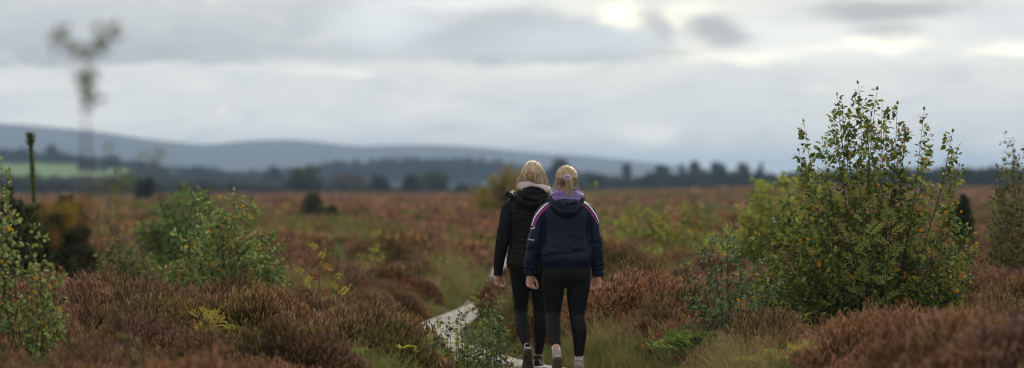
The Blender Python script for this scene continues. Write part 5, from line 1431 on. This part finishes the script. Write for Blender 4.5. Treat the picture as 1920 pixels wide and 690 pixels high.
def mix(f, a, b):
    q = n.new('ShaderNodeMix'); q.data_type = 'RGBA'
    for s, v in ((q.inputs[0], f), (q.inputs[6], a), (q.inputs[7], b)):
        if isinstance(v, (int, float)): s.default_value = v
        elif isinstance(v, tuple): s.default_value = (*v[:3], 1)
        else: l.new(v, s)
    return q.outputs[2]
wu = mt('SUBTRACT', nz(5, 13, 3.1, 7, .62), .5); wv = mt('SUBTRACT', nz(5.5, 15, 8.3, 7, .62), .5)
U2 = mt('ADD', U, mt('MULTIPLY', wu, .17)); V2 = mt('ADD', V, mt('MULTIPLY', wv, .065))
low = lin((226, 216, 192)); mid = lin((200, 199, 191))
c = mix(mr(V, .0, .14), low, mid)
band = nz(1.1, 13, 5.0, 4, .5, .3)
c = mix(mr(band, .52, .72, 0, .55), c, lin((221, 216, 201)))
c = mix(mr(band, .48, .30, 0, .5), c, lin((184, 187, 184)))
# dark stratus deck over the upper left, broken cloud on the upper right
edge = mt('ADD', V2, mt('MULTIPLY', mt('SINE', mt('MULTIPLY', U, 5.3)), .006))
deck = mt('MULTIPLY', mr(edge, .226, .246), mr(U2, .34, .16))
deckc = mix(mr(nz(2.2, 5, 2.2, 3), .35, .65), lin((144, 149, 151)), lin((171, 174, 171)))
deckc = mix(mr(V2, .24, .37), deckc, lin((170, 173, 172)))
c = mix(mt('MULTIPLY', deck, .95), c, deckc)
tex = nz(7, 30, 12.0, 8, .66, .8)
c = mix(mr(tex, .5, .72, 0, .30), c, lin((232, 226, 208)))
c = mix(mr(tex, .5, .32, 0, .42), c, lin((160, 164, 166)))
def blob(px, py, rx, ry, col, s=1.0, src=(None, None)):
    global c
    du = mt('DIVIDE', mt('SUBTRACT', src[0] or U2, (px-960)/1000.0), rx/1000.0)
    dv = mt('DIVIDE', mt('SUBTRACT', src[1] or V2, (350-py)/1000.0), ry/1000.0)
    r2 = mt('ADD', mt('MULTIPLY', du, du), mt('MULTIPLY', dv, dv))
    f = mt('MULTIPLY', mt('EXPONENT', mt('MULTIPLY', mt('POWER', r2, 1.4), -1.0)), s)
    c = mix(f, c, col)
HI = lin((252, 244, 222)); HI2 = lin((236, 230, 212)); DK = lin((146, 147, 146))
blob(720, 40, 110, 45, lin((205, 208, 208)), .7); blob(900, 5, 160, 18, lin((214, 214, 208)), .8)
blob(1520, 70, 330, 60, lin((214, 213, 206)), .75); blob(1080, 20, 60, 22, HI2, .5)
blob(1180, 30, 55, 30, HI, .95); blob(1275, 40, 26, 20, HI, .9); blob(1310, 15, 60, 16, HI2, .9); blob(1300, 95, 90, 20, HI2, .75)
blob(1330, 55, 62, 34, DK, .9); blob(1225, 50, 28, 38, DK, .7); blob(1060, 80, 170, 30, lin((178, 185, 188)), .85)
blob(1250, 100, 60, 10, DK, .5); blob(1660, 20, 170, 24, DK, .9); blob(1660, 62, 70, 18, DK, .65); blob(1860, 45, 90, 30, lin((186, 190, 191)), .7)
blob(1640, 83, 75, 12, HI, .9); blob(1880, 92, 70, 13, HI, .85); blob(1410, 105, 60, 16, HI2, .9); blob(1520, 95, 60, 9, HI2, .7)
blob(1212, 258, 44, 20, HI, .85); blob(1180, 245, 50, 18, HI2, .6); blob(1340, 258, 36, 12, lin((224, 222, 214)), .7); blob(430, 212, 11, 9, HI2, .8); blob(1040, 250, 60, 10, HI2, .5)
blob(1530, 170, 40, 9, HI2, .4); blob(590, 132, 60, 10, HI2, .4); blob(660, 137, 35, 10, HI2, .5); blob(1880, 270, 50, 14, HI2, .4); blob(780, 200, 90, 9, HI2, .35)
# the rest of the overcast sky overhead
over = mix(mr(nz(.35, .6, 1.0, 5), .35, .65), (.34, .335, .32), (.58, .57, .54))
c = mix(mr(V, .42, .9), c, over)
w.cycles.sampling_method = 'MANUAL'; w.cycles.sample_map_resolution = 256
skyt = n.new('ShaderNodeTexSky'); skyt.sky_type = 'NISHITA'; skyt.sun_disc = False; skyt.sun_elevation = SUN_EL; skyt.sun_rotation = SUN_AZ
b1 = n.new('ShaderNodeBackground'); b1.inputs[1].default_value = .05; l.new(skyt.outputs[0], b1.inputs[0])
b2 = n.new('ShaderNodeBackground'); b2.inputs[1].default_value = .90; l.new(c, b2.inputs[0])
ms = n.new('ShaderNodeMixShader'); ms.inputs[0].default_value = .96; l.new(b1.outputs[0], ms.inputs[1]); l.new(b2.outputs[0], ms.inputs[2])
ow = n.new('ShaderNodeOutputWorld'); l.new(ms.outputs[0], ow.inputs[0])

sd = bpy.data.lights.new('sun', 'SUN'); sd.energy = 1.5; sd.angle = math.radians(10); sd.color = (1, .91, .76)
so = bpy.data.objects.new('sun', sd); COL.objects.link(so)
dirv = Vector((math.sin(SUN_AZ)*math.cos(SUN_EL), math.cos(SUN_AZ)*math.cos(SUN_EL), math.sin(SUN_EL)))
so.rotation_euler = dirv.to_track_quat('Z', 'Y').to_euler(); so.location = (0, 0, 60)

vs = scene.view_settings; vs.view_transform = 'Standard'; vs.look = 'None'; vs.gamma = 1; vs.use_curve_mapping = False; vs.exposure = .92
cy = scene.cycles; cy.use_denoising = True; cy.max_bounces = 8; cy.transparent_max_bounces = 8; cy.volume_bounces = 1; cy.diffuse_bounces = 3

cy.filter_width = 1.1; cy.denoising_prefilter = 'ACCURATE'
